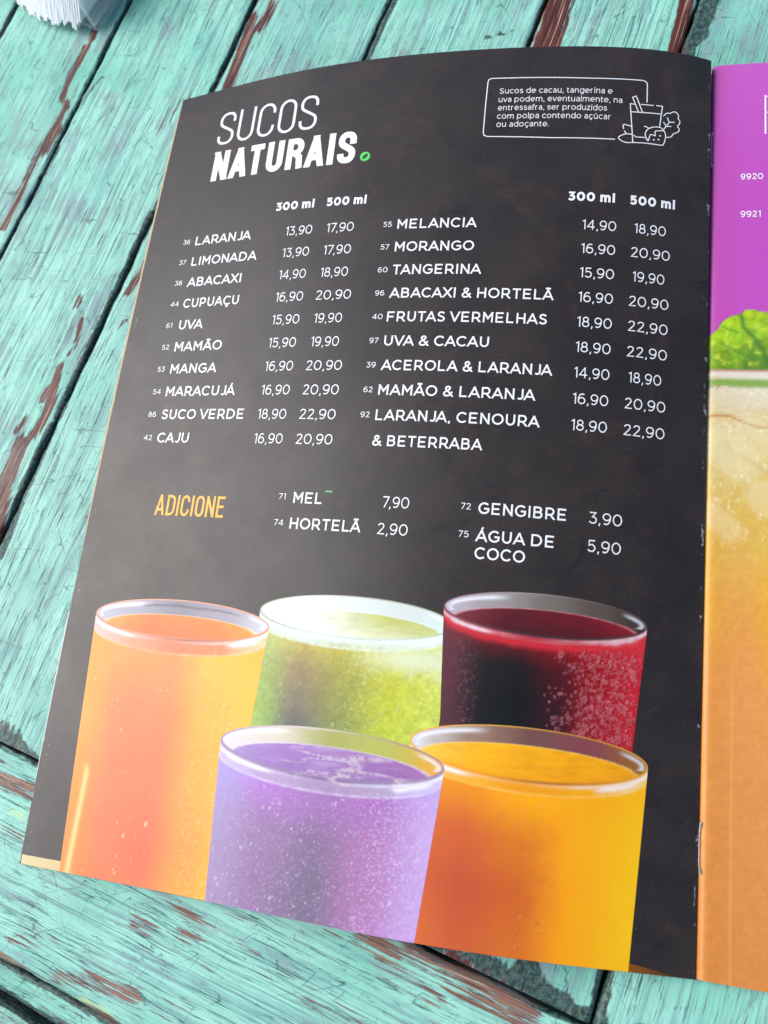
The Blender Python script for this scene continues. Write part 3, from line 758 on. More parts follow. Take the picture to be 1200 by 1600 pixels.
for k, (a, b) in enumerate(pl):
    ea = 71.0 if a[1] in '68' else 70.8
    prices.append((a, 60.3, row(k), 3.65, .106, dict(s1=ea)))
    prices.append((b, 76.4 if b[0] == '1' else 75.9, row(k), 3.65, .106, dict(s1=86.7 if b[0] == '1' else 88.9)))
for k, (a, b) in enumerate(pr):
    prices.append((a, 165.8, row(k), 3.65, .106, dict(s1=177.0)))
    prices.append((b, 183.0 if b[0] == '1' else 182.2, row(k), 3.65, .106, dict(s1=193.6 if b[0] == '1' else 195.2)))
prices += [('7,90', 108.5, 173.6, 3.7, .106, dict(s1=117.2)), ('2,90', 107.8, 182.4, 3.7, .106, dict(s1=117.6)), ('3,90', 172.9, 173.7, 3.7, .106, dict(s1=183.0)), ('5,90', 172.9, 182.5, 3.7, .106, dict(s1=183.0))]
names += [('MEL', 78.0, 173.5, 3.75, .152, dict(s1=88.0)), ('HORTELÃ', 77.9, 182.2, 3.75, .152, dict(s1=102.2)), ('GENGIBRE', 139.1, 173.7, 3.75, .152, dict(s1=166.0)),
          ('ÁGUA DE', 139.0, 182.5, 3.75, .152, dict(s1=162.8)), ('COCO', 139.1, 188.0, 3.75, .152, dict(s1=154.4))]
codes += [('71', 72.6, 172.4, 2.05, .115), ('74', 72.2, 181.3, 2.05, .115), ('72', 133.6, 172.6, 2.05, .115), ('75', 133.6, 181.5, 2.05, .115)]
block('drink_name', names, M_WHITE); block('item_code', codes, M_WHITE); block('price', prices, M_WHITE)
block('size_heading', [('300 ml', 54.7, 62.3, 3.5, .235, dict(s1=70.2)), ('500 ml', 75.0, 62.3, 3.5, .235, dict(s1=90.2)),
                        ('300 ml', 160.6, 62.4, 3.5, .235, dict(s1=176.2)), ('500 ml', 181.2, 62.5, 3.5, .235, dict(s1=196.5))], M_WHITE)
ink = Ink(); ink.text('ADICIONE', 26.4, 179.6, 7.4, .12, s1=53.2, font=CONDENSED); ink.build('extras_heading', M_AMBER, left_page)
ink = Ink(); ink.line([(88.9, 169.3), (89.6, 168.95), (90.3, 169.25), (91.1, 169.2)], 0.5); ink.build('green_speck', M_SPECK, left_page)
# the note in its box, and the drawing of a glass with fruit
nt = [('Sucos de cacau, tangerina e', 134.7, 19.5, 173.8), ('uva podem, eventualmente, na', 134.6, 23.05, 177.3), ('entressafra, ser produzidos', 134.6, 26.5, 172.2),
      ('com polpa contendo açúcar', 134.5, 29.95, 173.6), ('ou adoçante.', 134.5, 33.3, 152.6)]
ink = Ink()
for t, a, b, e in nt: ink.text(t, a, b, 2.3, .105, s1=e)
ink.build('note_text', M_WHITE, left_page)
ink = Ink(); ink.line(BOX, 0.33); ink.build('note_frame', M_WHITE, left_page)
ink = Ink()
for l in ICON: ink.line(spl([tuple(p) for p in l], 4) if len(l) > 5 and l is not ICON[1] else l, 0.33)
for a, b in DOTS: ink.disc(a, b, .3, 10)
ink.build('juice_drawing', M_WHITE, left_page)
# ---------------------------------------------------------------- printed pictures of the five glasses
GAIN = 1.0
def bil(u, v, ctrl):
    """bilinear look-up of a table of sRGB colours, rows = v, columns = u"""
    c = s2l(np.array(ctrl, float)); nv, nu = c.shape[:2]
    a = np.clip(u, 0, 1) * (nu - 1); b = np.clip(v, 0, 1) * (nv - 1)
    i = np.minimum(a.astype(int), nu - 2); j = np.minimum(b.astype(int), nv - 2)
    fa = (a - i)[..., None]; fb = (b - j)[..., None]
    fa = fa * fa * (3 - 2 * fa) * .6 + fa * .4; fb = fb * fb * (3 - 2 * fb) * .6 + fb * .4
    return (c[j, i] * (1 - fa) + c[j, i + 1] * fa) * (1 - fb) + (c[j + 1, i] * (1 - fa) + c[j + 1, i + 1] * fa) * fb
def over(col, c, a):
    c = s2l(np.array(c, float)); return col * (1 - a[..., None]) + c * a[..., None]

def glass(name, label, cx, cy, rx, ry, taperL, taperR, tend, body, back, liquid, rim, bandc, hi, drops, seed, liq=(3.6, .92, .80), band=4.6, h=0.03, step=.24, extra=None, rimw=.27):
    n_u = int(2 * rx / step); uu = np.linspace(-1, 1, n_u)
    uu = np.sin(uu * np.pi / 2)
    n_v = int((tend - cy + ry) / step); vv = np.linspace(0, 1, n_v)
    U, Vv = np.meshgrid(uu, vv, indexing='ij')
    ttop = cy - ry * np.sqrt(np.clip(1 - U ** 2, 0, 1))
    T = ttop + (tend - ttop) * Vv
    dn = np.clip(T - cy, 0, None)
    xl = cx - rx + taperL * dn; xr = cx + rx - taperR * dn
    xm = (xl + xr) / 2; hw = (xr - xl) / 2
    Sx = xm + U * hw
    x = U; y = (T - cy)
    r0 = np.sqrt(U ** 2 + (y / ry) ** 2)
    grad = np.sqrt((U / rx) ** 2 + (y / ry ** 2) ** 2) / np.maximum(r0, 1e-3)
    dist = (r0 - 1) / np.maximum(grad, 1e-3)                        # mm from the rim's ellipse
    yl = band + ry * np.sqrt(np.clip(1 - U ** 2, 0, 1)) * .97        # front line of the liquid
    nz = vnoise(Sx / 3.0, T / 3.0, seed, 4); nf = vnoise(Sx / .8, T / .8, seed + 9, 3); ng = vnoise(Sx / 11, T / 16, seed + 5, 3)
    vb = np.clip((y - yl) / (tend - cy - yl.mean() + ry), 0, 1)
    col = bil((U + 1) / 2 + .02 * nz, vb + .03 * ng, body)
    col = col * (1 + .035 * nf + .02 * nz)[..., None]
    # droplets on the outside
    rg = np.random.default_rng(seed); nd, dsz, bright, ulo, uhi = drops
    for _ in range(nd):
        du = ulo + (uhi - ulo) * (rg.beta(2.6, 1.5) if seed == 23 else rg.uniform()); dt = rg.uniform(cy + ry + band, tend)
        k_ = np.searchsorted(vv, .5)
        dxm = cx - rx + taperL * (dt - cy); dxr = cx + rx - taperR * (dt - cy)
        dx = (dxm + dxr) / 2 + du * (dxr - dxm) / 2; rr = dsz * np.exp(rg.normal(0, .38))
        i0 = np.searchsorted(uu, du - 4 * rr / rx * 1.5); i1 = np.searchsorted(uu, du + 4 * rr / rx * 1.5) + 1
        dd = np.hypot(Sx[i0:i1] - dx, (T[i0:i1] - dt) * rg.uniform(.6, 1.0))
        a = ((1 - sstep(rr * .75, rr * 1.1, dd)) * .55 + .6 * np.exp(-((dd - rr * .75) / (rr * .28)) ** 2)) * rg.uniform(.25, .95) * bright
        b = (1 - sstep(rr * .6, rr * 1.6, np.hypot(Sx[i0:i1] - dx - rr * .5, T[i0:i1] - dt - rr * .6))) * .22
        col[i0:i1] = col[i0:i1] * (1 - b[..., None])
        col[i0:i1] = over(col[i0:i1], hi, a)
    # clear band of glass between rim and liquid, brighter at both sides
    ba = (1 - sstep(-.5, .7, y - yl)) * (dist > 0)
    edge = np.clip(np.abs(U) ** 2.2, 0, 1)
    bc = bil((U + 1) / 2 + .05 * nz, np.clip((y / np.maximum(yl, .1)), 0, 1) * .0 + .5, [bandc, bandc])
    col = col * (1 - ba[..., None]) + bc * ba[..., None]
    # bright line where the liquid touches the glass
    la = np.exp(-((y - yl) / .35) ** 2) * (.35 + .4 * nz) * (dist > 0); col = over(col, hi, np.clip(la, 0, 1))
    # inside: back wall and liquid surface
    ins = dist <= 0
    bcol = bil((U + 1) / 2 + .03 * nz, np.clip((y / ry + 1) / 2, 0, 1), [back, back])
    dly, lsx, lsy = liq
    e2 = np.sqrt((U / lsx) ** 2 + ((y - dly) / (ry * lsy)) ** 2)
    lcol = bil((U + 1) / 2, np.clip((y - dly) / ry * .5 + .5, 0, 1), liquid) * (1 + .16 * vnoise(Sx / 4, T / 1.1, seed + 2, 3))[..., None]
    lm = 1 - sstep(.97, 1.02, e2); bcol = bcol * (1 - lm[..., None]) + lcol * lm[..., None]
    ring_ = np.exp(-((e2 - 1) / .03) ** 2) * (.45 + .4 * nf); bcol = over(bcol, hi, np.clip(ring_, 0, .8) * (y - dly < .3 * ry))
    col = np.where(ins[..., None], bcol, col)
    # the rim itself
    wr = rimw * (1 + .5 * (y > 0))
    ra = np.exp(-(np.abs(dist + rimw * .5) / wr) ** 3); rc = bil((U + 1) / 2, np.clip((y / ry + 1) / 2, 0, 1), rim)
    col = col * (1 - ra[..., None]) + rc * ra[..., None]
    hl = np.exp(-(np.abs(dist - .8) / .5) ** 2) * (y > 0) * (.05 + .8 * np.clip(np.abs(U + .08) ** 1.7 * 1.5, 0, 1)) * (.8 + .5 * nz)
    # window reflections: a long streak on the left shoulder, a short broad one on the right
    hl = np.maximum(hl, np.exp(-((dist - 1.5 - .6 * nz) / (.75)) ** 2) * (y > 0) * sstep(.52, .66, U) * (1 - sstep(.86, .97, U)) * .75)
    hl = np.maximum(hl, np.exp(-((dist - 1.1) / .55) ** 2) * (y > -1) * sstep(-.97, -.88, U) * (1 - sstep(-.62, -.4, U)))
    col = over(col, (238, 240, 246), np.clip(hl, 0, 1) * .88)
    ih = np.exp(-((dist + 1.7) / .8) ** 2) * (y < 1) * (sstep(-.98, -.9, U) * (1 - sstep(-.55, -.3, U)) + .8 * sstep(.72, .86, U))
    col = over(col, (236, 238, 244), np.clip(ih, 0, 1) * .75)
    dkb = np.exp(-((dist + 2.1 + .5 * nz) / .45) ** 2) * (y < 0) * sstep(-.5, -.4, U) * (1 - sstep(.55, .75, U)); col = col * (1 - (.55 if 'tall' in label else .0) * dkb[..., None])
    dk = np.exp(-(np.abs(dist - .15) / .22) ** 2) * (y > 0) * np.exp(-((U - .1) / .35) ** 2); col = over(col, (70, 50, 60), dk * .55)
    if extra: col = extra(col, U, T, Sx, y, nz, nf)
    P = page_pt(Sx, T, np.full(Sx.shape, h))
    ob = mesh_obj(name, P.reshape(-1, 3), grid_faces(n_u, n_v, flip=True), M_PICT, left_page, attrs={'ink': np.clip(col * 1.06, .002, .96).reshape(-1, 3)}, uv=np.stack([Sx, T], -1).reshape(-1, 2) / 100)
    ob['label'] = label
    return ob

def sparkle(col, U, T, Sx, y, nz, nf, lo, hi_, c, k=1.0):
    m = sstep(lo, lo + .25, U) * (1 - sstep(hi_, hi_ + .2, U)) * (y > 9)
    a = np.clip(vnoise((Sx + .6 * T) / .52, (T - .6 * Sx) / .52, 71, 3) - .16, 0, 1) * 1.1 * m * k
    return over(col, c, np.clip(a, 0, .8))

def green_extra(c, U, T, Sx, y, nz, nf):
    c = sparkle(c, U, T, Sx, y, nz, nf, -.2, .95, (222, 226, 150), .7)
    fr = vnoise(Sx / 1.3, T / 1.3, 44, 3); m = (y > 8)
    c = c * (1 + .22 * fr * m)[..., None]
    c = over(c, (212, 220, 190), np.exp(-((y - 11.5 - 2 * nz) / 3.6) ** 2) * sstep(-.1, .6, U) * .75)
    # frothy top: white foam fading into the green below the rim
    c = over(c, (218, 228, 220), np.clip((1 - sstep(5.5, 9.0, y - 6.2 * np.sqrt(np.clip(1 - U ** 2, 0, 1)) + 5.5 + 1.2 * nz)), 0, 1) * (y > 6.6 * np.sqrt(np.clip(1 - U ** 2, 0, 1))) * .8)
    return c
glass('printed_glass', 'printed glass of green juice', 103.1, 209.2, 31.4, 6.6, .055, .05, 252,
      [[(176, 192, 110), (176, 160, 64), (174, 164, 44), (196, 194, 66), (206, 212, 124)], [(150, 172, 76), (138, 118, 72), (146, 144, 44), (182, 186, 36), (200, 206, 92)], [(146, 172, 66), (110, 98, 70), (132, 136, 44), (178, 184, 32), (194, 204, 84)],
       [(142, 174, 62), (78, 78, 76), (116, 128, 48), (172, 184, 36), (190, 202, 76)], [(146, 178, 72), (70, 76, 82), (124, 146, 58), (166, 184, 52), (186, 204, 84)], [(150, 180, 76), (80, 88, 84), (132, 152, 62), (164, 184, 60), (186, 204, 88)]],
      [(214, 226, 230), (224, 232, 230), (208, 216, 208), (200, 208, 200), (208, 222, 218)], [[(216, 224, 216), (214, 218, 196), (176, 180, 60), (188, 194, 120)], [(220, 228, 222), (220, 226, 212), (212, 216, 190), (196, 202, 110)]],
      [[(150, 168, 130), (180, 184, 164), (150, 152, 130), (110, 124, 60)], [(110, 140, 70), (196, 206, 186), (196, 206, 196), (186, 204, 180)]],
      [(186, 206, 176), (196, 210, 188), (182, 192, 150), (194, 208, 180), (200, 216, 196)], (226, 236, 222), (50, .3, .3, -.95, .95), 11, band=3.4, h=.03, extra=green_extra)
glass('printed_glass', 'printed glass of dark red juice', 161.6, 203.2, 30.4, 6.4, .06, .085, 245,
      [[(110, 40, 50), (90, 14, 20), (96, 8, 14), (130, 8, 16), (176, 14, 24), (205, 50, 55)], [(92, 40, 50), (22, 11, 14), (20, 10, 13), (70, 8, 12), (150, 3, 12), (190, 25, 38)], [(86, 38, 46), (11, 9, 13), (10, 9, 12), (50, 10, 13), (150, 2, 12), (190, 25, 38)],
       [(80, 38, 48), (8, 8, 12), (9, 8, 11), (46, 12, 15), (146, 2, 13), (185, 22, 34)], [(82, 36, 46), (8, 8, 12), (10, 9, 12), (56, 12, 16), (140, 4, 16), (182, 25, 38)], [(84, 36, 46), (9, 9, 12), (14, 10, 13), (60, 12, 16), (136, 6, 20), (180, 28, 40)]],
      [(178, 170, 180), (150, 142, 140), (112, 104, 96), (86, 74, 66), (56, 38, 34)], [[(130, 45, 55), (92, 14, 26), (110, 15, 28), (150, 30, 40)], [(90, 20, 30), (58, 10, 16), (52, 12, 16), (80, 16, 24)]],
      [[(110, 50, 60), (150, 140, 138), (104, 96, 90), (52, 30, 30)], [(120, 50, 60), (70, 30, 36), (56, 30, 30), (70, 40, 44)]],
      [(190, 70, 80), (178, 36, 46), (150, 20, 30), (170, 50, 60), (205, 120, 130)], (226, 132, 140), (900, .30, .36, .0, .98), 23, band=1.8, h=.042,
      extra=lambda c, U, T, Sx, y, nz, nf: sparkle(sparkle(over(c, (206, 40, 50), np.exp(-((y - 6.4 * np.sqrt(np.clip(1 - U ** 2, 0, 1)) - 2.6 - .5 * nz) / 1.3) ** 2) * (y > 0) * .85), U, T, Sx, y, nz, nf, .3, .9, (235, 130, 140), .9), U, T, Sx, y, nz, nf, -1, -.75, (170, 110, 115), .6))
def orange_extra(c, U, T, Sx, y, nz, nf):
    # moulded flute of the glass at the lower left
    d = np.abs(Sx - (18.6 - .02 * (T - 276) - 2.5 * np.clip((268 - T) / 8, 0, 1) ** 2)); m = sstep(262, 267, T)
    c = over(c, (252, 214, 130), np.exp(-(d / .95) ** 2) * m * .7)
    c = over(c, (226, 118, 40), np.exp(-(np.abs(Sx - 21.8) / 1.0) ** 2) * m * .35)
    return sparkle(c, U, T, Sx, y, nz, nf, .2, .75, (255, 226, 150), .5)
glass('printed_glass', 'tall printed glass of orange juice', 43.3, 214.7, 32.4, 6.5, .056, .056, 296.9,
      [[(238, 148, 40), (238, 138, 62), (240, 132, 58), (244, 170, 30), (244, 168, 16)], [(240, 150, 40), (238, 118, 66), (238, 118, 66), (242, 160, 40), (244, 172, 26)],
       [(238, 142, 40), (234, 112, 64), (234, 110, 64), (240, 150, 40), (244, 168, 28)], [(238, 132, 36), (234, 110, 64), (230, 98, 60), (238, 136, 48), (244, 168, 28)], [(236, 130, 34), (234, 112, 60), (232, 110, 60), (240, 144, 30), (244, 170, 16)]],
      [(170, 170, 184), (150, 146, 158), (120, 116, 130), (150, 140, 152), (190, 190, 198)], [[(236, 160, 40), (232, 110, 22), (234, 118, 24), (238, 158, 20)], [(236, 120, 40), (230, 92, 24), (232, 96, 24), (238, 130, 30)]],
      [[(215, 118, 60), (220, 150, 110), (210, 140, 100), (214, 120, 62)], [(214, 116, 58), (200, 130, 100), (176, 108, 80), (214, 126, 70)]],
      [(214, 178, 170), (226, 140, 104), (226, 112, 64), (228, 122, 72), (236, 190, 140)], (246, 206, 140), (110, .22, .8, -.9, .9), 37, liq=(3.4, .88, .74), band=5.0, h=.054, extra=orange_extra)
glass('printed_glass', 'printed glass of yellow-orange juice', 159.4, 243.4, 34.3, 7.4, .05, .062, 296.95,
      [[(226, 140, 20), (232, 140, 12), (248, 168, 2), (252, 166, 0), (255, 178, 0)], [(206, 104, 42), (202, 92, 42), (214, 116, 24), (252, 168, 0), (255, 186, 0)],
       [(200, 92, 40), (190, 78, 42), (202, 96, 30), (252, 164, 0), (255, 190, 0)], [(204, 100, 40), (194, 86, 44), (206, 104, 30), (252, 162, 0), (255, 190, 0)], [(206, 104, 38), (198, 92, 42), (214, 116, 24), (252, 162, 0), (255, 182, 0)]],
      [(205, 205, 205), (150, 120, 100), (110, 74, 66), (130, 66, 70), (150, 100, 20)], [[(236, 190, 70), (238, 172, 6), (238, 166, 4), (236, 160, 10)], [(238, 176, 30), (236, 158, 4), (234, 150, 6), (236, 156, 8)]],
      [[(228, 150, 10), (205, 150, 60), (190, 130, 40), (210, 150, 20)], [(232, 156, 8), (228, 150, 6), (200, 124, 20), (226, 150, 10)]],
      [(236, 190, 110), (236, 168, 40), (232, 150, 6), (238, 164, 4), (236, 200, 110)], (248, 206, 110), (26, .2, .4, .0, .3), 53, liq=(3.2, .92, .74), band=3.6, h=.066)
def purple_extra(c, U, T, Sx, y, nz, nf):
    c = c * (1 + .10 * vnoise(Sx / 1.0, T / 1.0, 46, 3) * (y > 9))[..., None]
    n1 = vnoise(U * 2.2 + .12 * nz, (y + 3.0 * U * U) / 3.0, 140, 2); inn = np.sqrt((U / .86) ** 2 + ((y - 3.4) / 5.4) ** 2) < .95
    fo = np.exp(-(n1 / .13) ** 2) * inn * sstep(-.55, .1, U + .3 * nz); c = over(c, (204, 194, 196), np.clip(fo * (.45 + .8 * nf), 0, .6))
    c = over(c, (178, 172, 200), np.clip((n1 - .18) * 3, 0, 1) * inn * .4)
    c = sparkle(c, U, T, Sx, y, nz, nf, -.98, .9, (200, 178, 212), .55)
    return sparkle(c, U, T, Sx, y, nz, nf, .3, .95, (222, 202, 236), .8)
glass('printed_glass', 'printed glass of purple juice in front of the others', 100.2, 250.4, 35.6, 7.2, .055, .085, 297,
      [[(158, 142, 200), (160, 100, 182), (144, 92, 160), (156, 98, 168), (186, 158, 212)], [(152, 134, 176), (132, 98, 142), (112, 88, 122), (160, 108, 158), (188, 158, 208)],
       [(150, 128, 166), (128, 98, 138), (100, 86, 114), (158, 106, 154), (186, 154, 206)], [(150, 126, 162), (130, 98, 140), (108, 88, 122), (162, 108, 160), (186, 150, 206)]],
      [(206, 198, 206), (200, 192, 172), (150, 152, 70), (168, 172, 76), (222, 160, 40)], [[(160, 140, 190), (144, 98, 168), (146, 98, 160), (168, 112, 160)], [(132, 100, 168), (126, 84, 158), (128, 82, 152), (134, 94, 154)]],
      [[(150, 122, 150), (196, 184, 172), (166, 160, 110), (160, 120, 120)], [(140, 112, 150), (124, 98, 144), (120, 94, 140), (150, 128, 160)]],
      [(184, 172, 206), (164, 138, 176), (150, 124, 162), (162, 142, 170), (196, 182, 224)], (220, 212, 236), (300, .2, .5, -.97, .97), 67, liq=(3.6, .9, .78), band=4.2, h=.078, extra=purple_extra, rimw=.42)
# the printed table top that shows at both lower corners of the picture
def corner(pts, c0, c1, h=.022):
    P = np.array(pts); n = 24; a = np.linspace(0, 1, n)
    top_ = np.stack([np.interp(a, [0, 1], [P[0][0], P[1][0]]), np.interp(a, [0, 1], [P[0][1], P[1][1]])], -1)
    bot_ = np.stack([np.interp(a, [0, 1], [P[3][0], P[2][0]]), np.interp(a, [0, 1], [P[3][1], P[2][1]])], -1)
    b = np.linspace(0, 1, 8)[:, None, None]; Q = top_ * (1 - b) + bot_ * b
    Q = Q.transpose(1, 0, 2)
    col = s2l(np.array(c0, float)) * (1 - a[:, None, None]) + s2l(np.array(c1, float)) * a[:, None, None]
    col = np.repeat(col, 8, 1)
    mesh_obj('printed_tabletop', page_pt(Q[..., 0], Q[..., 1], np.full(Q.shape[:2], h)).reshape(-1, 3), grid_faces(n, 8, flip=True), M_PICT, left_page, attrs={'ink': col.reshape(-1, 3)}, uv=Q.reshape(-1, 2) / 100)
corner([(.4, 294.2), (17, 293.9), (17, 296.95), (.6, 296.95)], (206, 188, 136), (206, 180, 120))
corner([(187, 294.2), (204, 296.9), (203, 296.97), (187, 296.97)], (150, 84, 4), (70, 46, 14))

# ---------------------------------------------------------------- right page
SPX = 206.9
def rz(r): return 1.35 - 2.4 * np.exp(-np.asarray(r) / .8) + 2.2 * (1 - np.exp(-(np.asarray(r) / 70) ** 2))
def right_pt(x, t, h=0.0):
    x = np.asarray(x, float); return np.stack([x, 297.35 - np.asarray(t, float) , rz(x - SPX) + h], -1)
xs = np.concatenate([SPX + .35 + np.linspace(0, 30, 90) ** 1.0, SPX + np.linspace(31, 209, 90)])
ts = np.linspace(0, 297, 420)
XR, TR = np.meshgrid(xs, ts, indexing='ij'); R = XR - SPX
nz = vnoise(R / 3, TR / 3, 90, 4); nf = vnoise(R / .9, TR / .9, 91, 3); nl_ = vnoise(R / 9, TR / 9, 95, 4); nr_ = vnoise(R / 1.6 + TR / 6, TR / 1.1, 97, 3)
col = bil(np.clip(R / 25, 0, 1), TR / 110, [[(184, 82, 166), (185, 86, 180), (182, 84, 178)], [(178, 74, 160), (180, 76, 174), (176, 74, 172)], [(180, 73, 160), (182, 74, 174), (180, 72, 172)]])
# cold drink behind: pale foam on top, deep orange below
jt = np.clip((TR - 119) / (297 - 119), 0, 1)
jc = bil(np.clip(R / 22, 0, 1), jt + .035 * nl_, [[(205, 192, 162), (212, 202, 180), (214, 208, 190)], [(200, 182, 120), (206, 188, 124), (206, 186, 116)], [(202, 160, 60), (206, 172, 80), (210, 172, 70)], [(210, 150, 44), (212, 146, 66), (222, 162, 40)],
      [(206, 134, 52), (212, 140, 72), (216, 144, 68)], [(202, 130, 50), (208, 136, 70), (212, 140, 72)], [(198, 126, 46), (204, 132, 66), (208, 136, 70)], [(194, 122, 44), (200, 128, 62), (202, 128, 62)]])
jc = jc * (1 + .10 * np.clip(nr_, -1, 1) + .05 * nf)[..., None]
jc = over(jc, (236, 232, 214), np.clip(nf - .42, 0, 1) * 2.2 * (1 - sstep(165, 185, TR)))
jc = over(jc, (176, 112, 36), np.exp(-((TR - (134.6 - .8 * np.sin(R / 3.0) + 2.6 * np.clip((R - 8) / 10, 0, 1) + .25 * nz)) / .45) ** 2) * .9)
jc = over(jc, (224, 160, 78), np.exp(-((R - 8.6) / .35) ** 2) * sstep(205, 222, TR) * .5)
# ice: translucent pale blocks with lit edges
for (ax, ay, bx_, by_, rr_) in ((3, 142, 11, 150, 6.5), (14, 140, 24, 146, 7), (17, 160, 26, 166, 6), (2, 166, 8, 172, 5)):
    ab = np.array([bx_ - ax, by_ - ay]); tt = np.clip(((R - ax) * ab[0] + (TR - ay) * ab[1]) / (ab @ ab), 0, 1)
    dd = np.hypot(R - ax - tt * ab[0], TR - ay - tt * ab[1]) + .9 * nl_ + .3 * nz
    jc = over(jc, (226, 214, 178), (1 - sstep(rr_ - 2.5, rr_, dd)) * .30 * (1 - sstep(168, 182, TR)))
    jc = over(jc, (242, 232, 206), np.exp(-((dd - rr_) / .5) ** 2) * .45 * np.clip(nz * 1.6 - .1, 0, 1))
    jc = over(jc, (196, 150, 40), np.exp(-((dd - rr_ - 1.1) / .8) ** 2) * .25 * np.clip(.5 - nz, 0, 1))
# herb floating under the rim
hb = np.exp(-((TR - 122.6 - .5 * nz) / (1.5 + .5 * nz)) ** 4); jc = over(jc, (112, 152, 44), hb * .92)
jc = over(jc, (20, 34, 12), np.clip(nf * 1.8 - .3, 0, 1) * (np.exp(-((TR - 124.2) / 2.6) ** 2)) * (1 - sstep(3, 6.5, R)))
jc = over(jc, (216, 204, 190), np.exp(-((TR - 119.6) / .8) ** 2) * .8)
jc = over(jc, (168, 120, 30), np.exp(-((TR - 118.5) / .35) ** 2) * .8)
isj = sstep(118.1, 118.5, TR); col = col * (1 - isj[..., None]) + jc * isj[..., None]
# mint leaf above the rim
ledge = np.interp(R, [0, 1.2, 3.3, 4.2, 6.5, 8.0, 10.6, 11.2, 12.0, 14.5, 18.5, 23, 28, 32], [106.6, 105.6, 104.0, 101.6, 99.6, 98.6, 98.4, 97.4, 96.4, 96.8, 97.8, 99, 104, 118]) + .12 * nf
lm = (TR > ledge) & (TR < 118.3)
lc = bil(np.clip(R / 22, 0, 1), np.clip((TR - 96) / 22, 0, 1), [[(150, 190, 20), (160, 196, 20), (176, 204, 20), (150, 186, 40)], [(150, 188, 12), (150, 190, 24), (120, 165, 40), (170, 200, 20)], [(140, 180, 14), (130, 172, 30), (110, 158, 40), (80, 130, 40)]])
cell = vnoise(R / 2.0, TR / 2.0, 101, 2); lc = lc * ((1 + .38 * np.clip(cell, -1, 1)) * (1 - .35 * sstep(104, 118, TR)))[..., None]; net = np.exp(-(vnoise(R / 2.3 + 5, TR / 2.3, 103, 2) / .09) ** 2); lc = over(lc, (74, 130, 40), net * .3); lc = over(lc, (214, 226, 70), np.clip(vnoise(R / 1.9, TR / 1.9, 107, 2) - .25, 0, 1) * 1.1)
def vein(pts, w):
    d = np.full(R.shape, 9e9)
    for a, b in zip(pts[:-1], pts[1:]):
        a = np.array(a); ab = np.array(b) - a; t = np.clip(((R - a[0]) * ab[0] + (TR - a[1]) * ab[1]) / (ab @ ab), 0, 1)
        d = np.minimum(d, np.hypot(R - a[0] - t * ab[0], TR - a[1] - t * ab[1]))
    return np.exp(-(d / w) ** 2)
lc = over(lc, (62, 116, 40), .85 * vein([(10.5, 99), (11.2, 103), (14.5, 107), (17, 111), (18.5, 116)], .75))
lc = over(lc, (70, 128, 40), .7 * np.maximum(vein([(5, 109), (9, 111.5), (12, 113), (17, 114)], .5), np.maximum(vein([(3.5, 102), (7, 104), (9.5, 105)], .4), vein([(7.5, 118), (7.5, 114), (6, 111)], .4))))
lc = over(lc, (60, 70, 30), np.exp(-((TR - ledge) / .3) ** 2) * .5)
col = np.where(lm[..., None], lc, col)
right_page = mesh_obj('right_page', right_pt(XR, TR).reshape(-1, 3), grid_faces(len(xs), len(ts), flip=True), M_PICT, menu, attrs={'ink': np.clip(col, .002, .9).reshape(-1, 3)}, uv=np.stack([XR, TR], -1).reshape(-1, 2) / 100)
right_page['label'] = 'purple page with a mint leaf over a cold orange drink'
ink = Ink()
ink.line([(224.75, 13.9), (224.75, 29.5)], .5)
for t, l in ((14.35, 6), (20.9, 5.2)): ink.line([(225.4, t), (225.4 + l, t)], .45)
ink.build('right_heading', M_WHITE, right_page, surf=right_pt, h=.05)
ink = Ink(); ink.text('9920', 216.85, 47.6, 2.35, .14, s1=224.0); ink.text('9921', 216.9, 62.2, 2.35, .14, s1=223.2); ink.build('right_codes', M_WHITE, right_page, surf=right_pt, h=.05)
# sheets below the right page
for k in range(1, 5):
    P = right_pt(XR[::6, ::12], TR[::6, ::12]); P[..., 2] = np.maximum(P[..., 2] - .45 * k, TABLE_Z + .3 + .02 * (5 - k)); P[..., 0] += .1
    mesh_obj('under_sheet', P.reshape(-1, 3), grid_faces(P.shape[0], P.shape[1], flip=True), M_PAPERW, menu)

# staples through the fold
def tube(pts, r, n=8):
    P = np.array(pts, float); V = []; Fq = []
    for i, p in enumerate(P):
        d = P[min(i + 1, len(P) - 1)] - P[max(i - 1, 0)]; d /= np.linalg.norm(d)
        a = np.cross(d, (0, 0, 1.0) if abs(d[2]) < .9 else (1.0, 0, 0)); a /= np.linalg.norm(a); b = np.cross(d, a)
        for k in range(n):
            t = 2 * np.pi * k / n; V.append(p + r * (a * math.cos(t) + b * math.sin(t)))
    for i in range(len(P) - 1):
        for k in range(n): Fq.append((i * n + k, i * n + (k + 1) % n, (i + 1) * n + (k + 1) % n, (i + 1) * n + k))
    Fq.append(tuple(range(n))[::-1]); Fq.append(tuple(range((len(P) - 1) * n, len(P) * n)))
    return V, Fq
for t0, t1 in ((27.6, 42.0), (256.3, 270.1)):
    ya, yb = 297 - t0, 297 - t1; x = SPX + .5; z = 1.3
    tz = 4.2 if t0 < 100 else 1.0
    v, f = tube([(x + .1, ya - 1.6, z - .2), (x + .25, ya - .2, z + .1), (x, ya, z), (x - .1, ya - 3, z - .5), (x - .1, yb + 3, z - .5), (x, yb, z), (x + .3, yb + .2, z + .1), (x + .1, yb + 1.6, z - .2)], .15)
    mesh_obj('staple', v, f, M_STEEL, menu)

